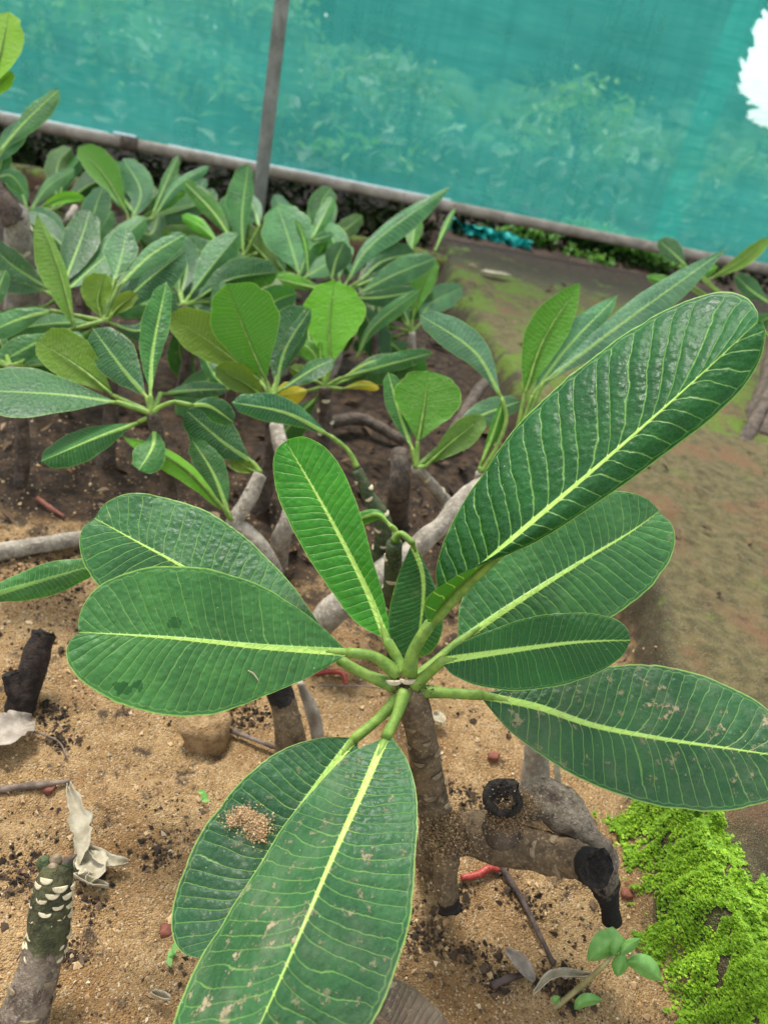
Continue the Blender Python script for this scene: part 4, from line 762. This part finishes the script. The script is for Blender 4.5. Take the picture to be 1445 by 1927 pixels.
V, Fs, *_ = tube([PZ(124, 1624, .110), PZ(144, 1608, .118)], [.004, .0008], n=8); mk('bud', V, Fs, M['stem_dark'], cut)
# ---------------------------------------------------------------- dry leaves, sticks and small things on the sand
def flake(label, pts, width, mat, name='dry_leaf', cat='dry leaf', lift=.004, curl=.006, seed=0, grp='dry leaves lying on the sand', ragged=.25, taper=True):
    c = spline([G(x, y, lift+dz) for x, y, dz in pts], 26); t = np.gradient(c, axis=0); sd_ = np.cross(t, (0, 0, 1)); sd_ /= np.linalg.norm(sd_, axis=1)[:, None]
    tt = np.linspace(0, 1, 26); w = width*(np.sin(math.pi*np.clip(tt*.96+.02, 0, 1))**.7 if taper else np.ones(26)); a = np.linspace(-1, 1, 9); V = []
    for s in a:
        rg_ = 1+ragged*(fbm(tt*9+seed, np.full(26, s*.4), seed)-.5)*2*abs(s)
        V.append(c+sd_*(w*s*rg_)[:, None]+np.array((0, 0, 1))*(curl*s*s*np.ones(26)+.004*(fbm(tt*4, np.full(26, s*2), seed+3)-.5))[:, None])
    V = np.stack(V, 1); ix = np.arange(26*9).reshape(26, 9); f = np.stack([ix[:-1, :-1], ix[:-1, 1:], ix[1:, 1:], ix[1:, :-1]], -1).reshape(-1, 4)
    o = mk(name, V.reshape(-1, 3), f, M[mat]); tag(o, label, cat, grp); md = o.modifiers.new('thickness', 'SOLIDIFY'); md.thickness = .0006; return o
flake('cream toothed dry leaf standing up behind the cutting', [(145, 1640, .0), (155, 1570, .018), (130, 1480, .03)], .0075, 'drywhite', seed=1, ragged=.9)
flake('cream torn dry leaf lying right of the cutting', [(150, 1610, .004), (180, 1640, .006), (165, 1665, .002)], .012, 'drywhite', seed=2, ragged=.8)
flake('narrow cream leaf strip pointing right from the torn dry leaf', [(165, 1598, .006), (200, 1622, .004), (242, 1628, .003)], .006, 'drywhite', seed=3)
flake('thin cream sliver under the torn dry leaf', [(140, 1650, .003), (175, 1663, .003), (205, 1672, .002)], .003, 'drywhite', seed=4)
flake('grey dry leaf cut by the left edge, below the rotten stump', [(-40, 1400, .004), (10, 1378, .014), (64, 1358, .004)], .024, 'drygrey', seed=5, curl=.008, ragged=.5)
dz_ = lambda x, y, z: (x, y, depth_at(x, y, z))
dl, _ = leaf(None, [dz_(655, 1870, .014), dz_(730, 1930, .018), dz_(880, 2060, .012)], [dz_(655, 1866, .014), dz_(690, 1838, .016), dz_(745, 1838, .022), dz_(800, 1872, .020), dz_(860, 1945, .014), dz_(880, 2060, .012)], [dz_(655, 1874, .014), dz_(670, 1960, .01), dz_(760, 2040, .01), dz_(880, 2060, .012)], (.105, .062, .045), nt=120, ns=14, quilt=.0009, dirt=.5, seed=40, name='dead_leaf', mat='leafdead')
tag(dl, 'dead brown ribbed leaf at the bottom edge beside the front leaf', 'dry leaf', 'dry leaves lying on the sand')
flake('curved cream grass blade below the hanging dead branch', [(1002, 1872, .006), (1040, 1838, .014), (1108, 1838, .008)], .0035, 'drywhite', seed=7)
flake('grey dry leaf sliver lying left of the curved grass blade', [(950, 1790, .006), (975, 1815, .006), (1002, 1850, .004)], .007, 'drygrey', seed=8)
flake('pale dry sliver on the sand left of the front leaf', [(285, 1872, .003), (320, 1884, .003)], .0022, 'drywhite', seed=9)
flake('cream dry blade hanging behind the dead branch under the dusty leaf', [(1052, 1500, .02), (1045, 1455, .045), (1050, 1430, .06)], .005, 'drywhite', seed=10)
flake('white fallen petal between the front stem and the dusty leaf', [(815, 1345, .006), (832, 1365, .008)], .008, 'drywhite', seed=11)
flake('pale dry leaf on the dark ground near the kerb', [(905, 512, .01), (960, 520, .012)], .02, 'drywhite', seed=12)
def stick(label, pts, r0, mat='stick', seed=0, name='stick'):
    return loose(name, label, 'stick', [G(x, y, dz) for x, y, dz in pts], [r0, r0*.9, r0*.6], mat, .3, 8, 'sticks lying on the sand', seed)
stick('straight brown stick at the left edge above the cutting', [(-20, 1488, .004), (60, 1478, .005), (132, 1470, .004)], .0038)
stick('thin brown twig right of the sandy clod', [(428, 1372, .006), (480, 1392, .008), (535, 1414, .004)], .0030, seed=2)
stick('long thin dark root slanting down from the low cut branch', [(925, 1605, .008), (980, 1690, .004), (1042, 1815, .003)], .0034, 'root', 3)
stick('short dark root beside the grey dry sliver', [(925, 1855, .004), (960, 1840, .005), (985, 1835, .003)], .0036, 'root', 4)
stick('pale curved grass stalk behind the front stalks', [(600, 1290, .006), (690, 1292, .01), (750, 1302, .006)], .0012, 'stick', 5)
stick('thin curved fibre on the sand right of the grey dry leaf', [(60, 1375, .004), (110, 1395, .004), (128, 1430, .003)], .0011, 'stick', 6)
stick('reddish twig on the soil at upper left', [(72, 938, .008), (95, 955, .008), (122, 972, .006)], .0038, 'pebble_red', 7)
stick('thin pale twig slanting in front of the slanting branch', [(800, 870, .03), (850, 835, .04), (880, 800, .03)], .0022, 'stick', 8)
def worm(label, pts, r0):
    c = [G(x, y, dz) for x, y, dz in pts]; n = 60; V, Fs, cc, t, r = tube(c, [r0*.8, r0, r0, r0*.7], n=10, seg=n)
    V = np.asarray(V); k = V[:n*10].reshape(n, 10, 3); k[:] = cc[:, None]+(k-cc[:, None])*(1+.09*np.sin(np.arange(n)*1.9))[:, None, None]; V[:n*10] = k.reshape(-1, 3)
    return tag(mk('worm', V, Fs, M['worm']), label, 'worm', 'red worms on the sand')
worm('red worm with a hooked end behind the left front stalks', [(592, 1268, .005), (620, 1264, .006), (645, 1268, .006), (652, 1288, .004)], .0032)
worm('dark red worm under the low cut branch of the front plant', [(868, 1652, .005), (900, 1645, .006), (920, 1634, .006), (940, 1636, .005)], .0036)
def stone(label, px, py, w, mat, name='pebble', cat='pebble', seed=0, zs=.7, grp='pebbles on the sand'):
    rg = np.random.default_rng(seed); c = G(px, py, w*.25); a = np.linspace(0, math.pi, 9); b = np.linspace(0, 2*math.pi, 14, endpoint=False)
    A, B_ = np.meshgrid(a, b, indexing='ij'); d = np.stack([np.sin(A)*np.cos(B_), np.sin(A)*np.sin(B_), np.cos(A)], -1); d = np.sign(d)*np.abs(d)**.62*np.array((1, .9, zs))
    v = c+d*(w*(.55+.95*fbm(d[..., 0]*2.2+seed, d[..., 1]*1.6, d[..., 2]*1.6, 3)))[..., None]
    f = [(i*14+j, (i+1)*14+j, (i+1)*14+(j+1) % 14, i*14+(j+1) % 14) for i in range(8) for j in range(14)]
    return tag(mk(name, v.reshape(-1, 3), f, M[mat]), label, cat, grp)
stone('sandy clod of earth below the left front leaf', 388, 1378, .026, 'clod', 'clod', 'clod', 1, .95, None)
stone('red pebble under the dusty leaf, right of the front stem', 928, 1424, .006, 'pebble_red', seed=2)
stone('red pebble beside the green ground cover, under the dead branch end', 1178, 1682, .0055, 'pebble_red', seed=3)
stone('red chip next to the straight brown stick', 92, 1485, .0055, 'pebble_red', seed=4)
stone('red chip touching the edge of the leaf under the front leaf', 314, 1752, .0055, 'pebble_red', seed=6)
# seedling
sb = G(1040, 1898); seed = thing('seedling', 'small fresh green seedling with oval leaves at lower right', 'seedling', sb)
ds = depth_at(1150, 1800, .05); V, Fs, *_ = tube([sb-[0, 0, .004], G(1085, 1862, .018), P(1130, 1822, depth_at(1130, 1822, .045)), P(1150, 1800, ds)], [.0026, .0024, .002, .0015], n=8)
M['seedstem'] = plain('seedling_stem', (.20, .17, .07), (.30, .26, .11), 90., .5); mk('stem', V, Fs, M['seedstem'], seed)
def oval(mid, wd, col, d):
    n = 12; m = spline([(x, y, 0) for x, y in mid], n)[:, :2]; tt = np.linspace(0, 1, n); g_ = np.gradient(m, axis=0); g_ /= np.linalg.norm(g_, axis=1)[:, None]; rt = np.stack([-g_[:, 1], g_[:, 0]], 1)
    w = wd*np.sin(math.pi*tt**.9)**.75; V = np.array([[P(m[i, 0]+rt[i, 0]*w[i]*s, m[i, 1]+rt[i, 1]*w[i]*s, d+.006*abs(s)-.002*tt[i]) for s in np.linspace(-1, 1, 7)] for i in range(n)])
    ix = np.arange(n*7).reshape(n, 7); f = np.stack([ix[:-1, :-1], ix[:-1, 1:], ix[1:, 1:], ix[1:, :-1]], -1).reshape(-1, 4); mk('leaf', V.reshape(-1, 3), f, M['seedling'], seed)
for mid, wd in (([(1152, 1800), (1150, 1768), (1104, 1808)], 26), ([(1165, 1796), (1180, 1782), (1204, 1766)], 12), ([(1168, 1792), (1166, 1815), (1160, 1838)], 16), ([(1178, 1808), (1210, 1815), (1243, 1846)], 20), ([(1080, 1900), (1100, 1882), (1134, 1882)], 13), ([(1040, 1888), (1046, 1880), (1054, 1876)], 8)):
    dd = ds if mid[0][1] < 1850 else depth_at(*mid[1], .012); oval(mid, wd, None, dd)
for lab, x, y, s in (('tiny green sprout on the sand left of the front leaf', 318, 1796, 9), ('tiny green sprout on the sand above the leaf under the front leaf', 386, 1500, 8)):
    o = thing('sprout', lab, 'seedling', G(x, y)); rg = np.random.default_rng(x); v, f = cards(np.array(G(x, y, .005))+rg.normal(size=(5, 3))*.003, .0045, .6, up=2., rng=rg); mk('leaf', v, f, M['seedling'], o)
# ---------------------------------------------------------------- ground cover, crumbs, litter
def scatter(n, x0, x1, y0, y1, rg):                       # even in the photograph's depth: denser near the camera
    y = y0+(y1-y0)*rg.random(n)**1.4; return rg.uniform(x0, x1, n)*(.45+.75*y), y
poly = np.array([PZ(x+34, y+12, .05)[:2] for x, y in ((1140, 1470), (1215, 1480), (1292, 1500), (1304, 1570), (1310, 1640), (1340, 1700), (1385, 1720), (1425, 1650), (1500, 1590), (1560, 1700), (1560, 2000), (1385, 2000), (1322, 1885), (1272, 1800), (1235, 1720), (1205, 1620), (1188, 1540))])
def inside(x, y):
    r = np.zeros(x.shape, bool); j = len(poly)-1
    for i in range(len(poly)):
        a, b = poly[i], poly[j]; r ^= ((a[1] > y) != (b[1] > y)) & (x < (b[0]-a[0])*(y-a[1])/(b[1]-a[1]+1e-12)+a[0]); j = i
    return r
def ground_cover():
    rg = np.random.default_rng(5); n = 190000; lo, hi = poly.min(0)-.05, poly.max(0)+.05
    x, y = rg.uniform(lo[0], hi[0], n), rg.uniform(lo[1], hi[1], n)
    xx, yy = x+(fbm(x*45, y*45, 2)-.5)*.045+rg.normal(size=n)*.004, y+(fbm(x*45, y*45, 7)-.5)*.045+rg.normal(size=n)*.004
    pat = fbm(x*95, y*95, 4, 3); k = (inside(xx, yy) & (pat > .29)) | ((pat > .66) & inside(x+.02, y) & (rg.random(n) < .5))
    x, y = x[k], y[k]; pat = pat[k]; hgt = .0015+.007*np.clip(pat-.36, 0, .4)/.3*rg.uniform(.4, 1., len(x))
    c = np.stack([x, y, gz(x, y)+hgt], 1); v, f = cards(c, rg.uniform(.6, 1.3, len(c))*.0019, .85, up=2.4, rng=rg)
    tag(mk('ground_cover', v, f, M['cover'], smooth=False), kind='stuff')
ground_cover()
def crumbs():
    rg = np.random.default_rng(6)
    x, y = scatter(42000, -1.0, 1.0, .18, 1.7, rg); k = (path_dist(x, y) < .0) & (fbm(x*15, y*15, 12) > rg.uniform(.42, .66, len(x))); x, y = x[k], y[k]
    s = np.minimum(.0005+rg.exponential(.0008, len(x)), .0055); v, f = lumps(np.stack([x, y, gz(x, y)+s*.3], 1), s, rg); tag(mk('soil_crumbs', v, f, M['crumb'], smooth=False), kind='stuff')
    for cx_, cy_, rr, m in [(a_, b_, c_, int(d_*1.1)) for a_, b_, c_, d_ in ((45, 1640, .028, 260), (300, 1610, .016, 120), (110, 1395, .016, 120), (95, 1345, .022, 200), (470, 1345, .022, 200), (455, 1370, .02, 120), (890, 1800, .022, 180), (800, 1765, .018, 160), (1055, 1850, .020, 200), (985, 1700, .02, 120), (140, 1795, .012, 90), (880, 1495, .022, 160), (170, 1700, .02, 100), (160, 1640, .014, 110), (60, 1060, .05, 260), (120, 1110, .04, 200), (870, 1690, .02, 90), (930, 1850, .015, 120))]:
        q = G(cx_, cy_); x = q[0]+rg.normal(size=m)*rr*.6; y = q[1]+rg.normal(size=m)*rr*.45; s = np.minimum(.0005+rg.exponential(.0009, m), .006)
        v2, f2 = lumps(np.stack([x, y, gz(x, y)+s*.3], 1), s, rg); f = np.concatenate([f, f2+len(v)]); v = np.concatenate([v, v2])
    bpy.data.objects.remove(bpy.data.objects['soil_crumbs']); tag(mk('soil_crumbs', v, f, M['crumb'], smooth=False), kind='stuff')
    x, y = scatter(24000, -1.0, 1.0, .18, 1.2, rg); k = path_dist(x, y) < .01; x, y = x[k], y[k]; s = np.minimum(.0006+rg.exponential(.0007, len(x)), .0045); v, f = lumps(np.stack([x, y, gz(x, y)+s*.3], 1), s, rg); tag(mk('sand_grains', v, f, M['sandgrain'], smooth=False), kind='stuff')
    x = rg.uniform(-1.6, 1.7, 3600); y = rg.uniform(.85, 2.8, 3600); k = ((path_dist(x, y) < -.02) & (fbm(x*5, y*5, 3) > .40)) | (rg.random(3600) < .07); x, y = x[k], y[k]
    s = .005+rg.exponential(.006, len(x)); v, f = cards(np.stack([x, y, gz(x, y)+.010*rg.random(len(x))+.002], 1), s, .42, up=1.6, bend=.4, rng=rg); tag(mk('leaf_litter', v, f, M['litter']), kind='stuff')
crumbs()
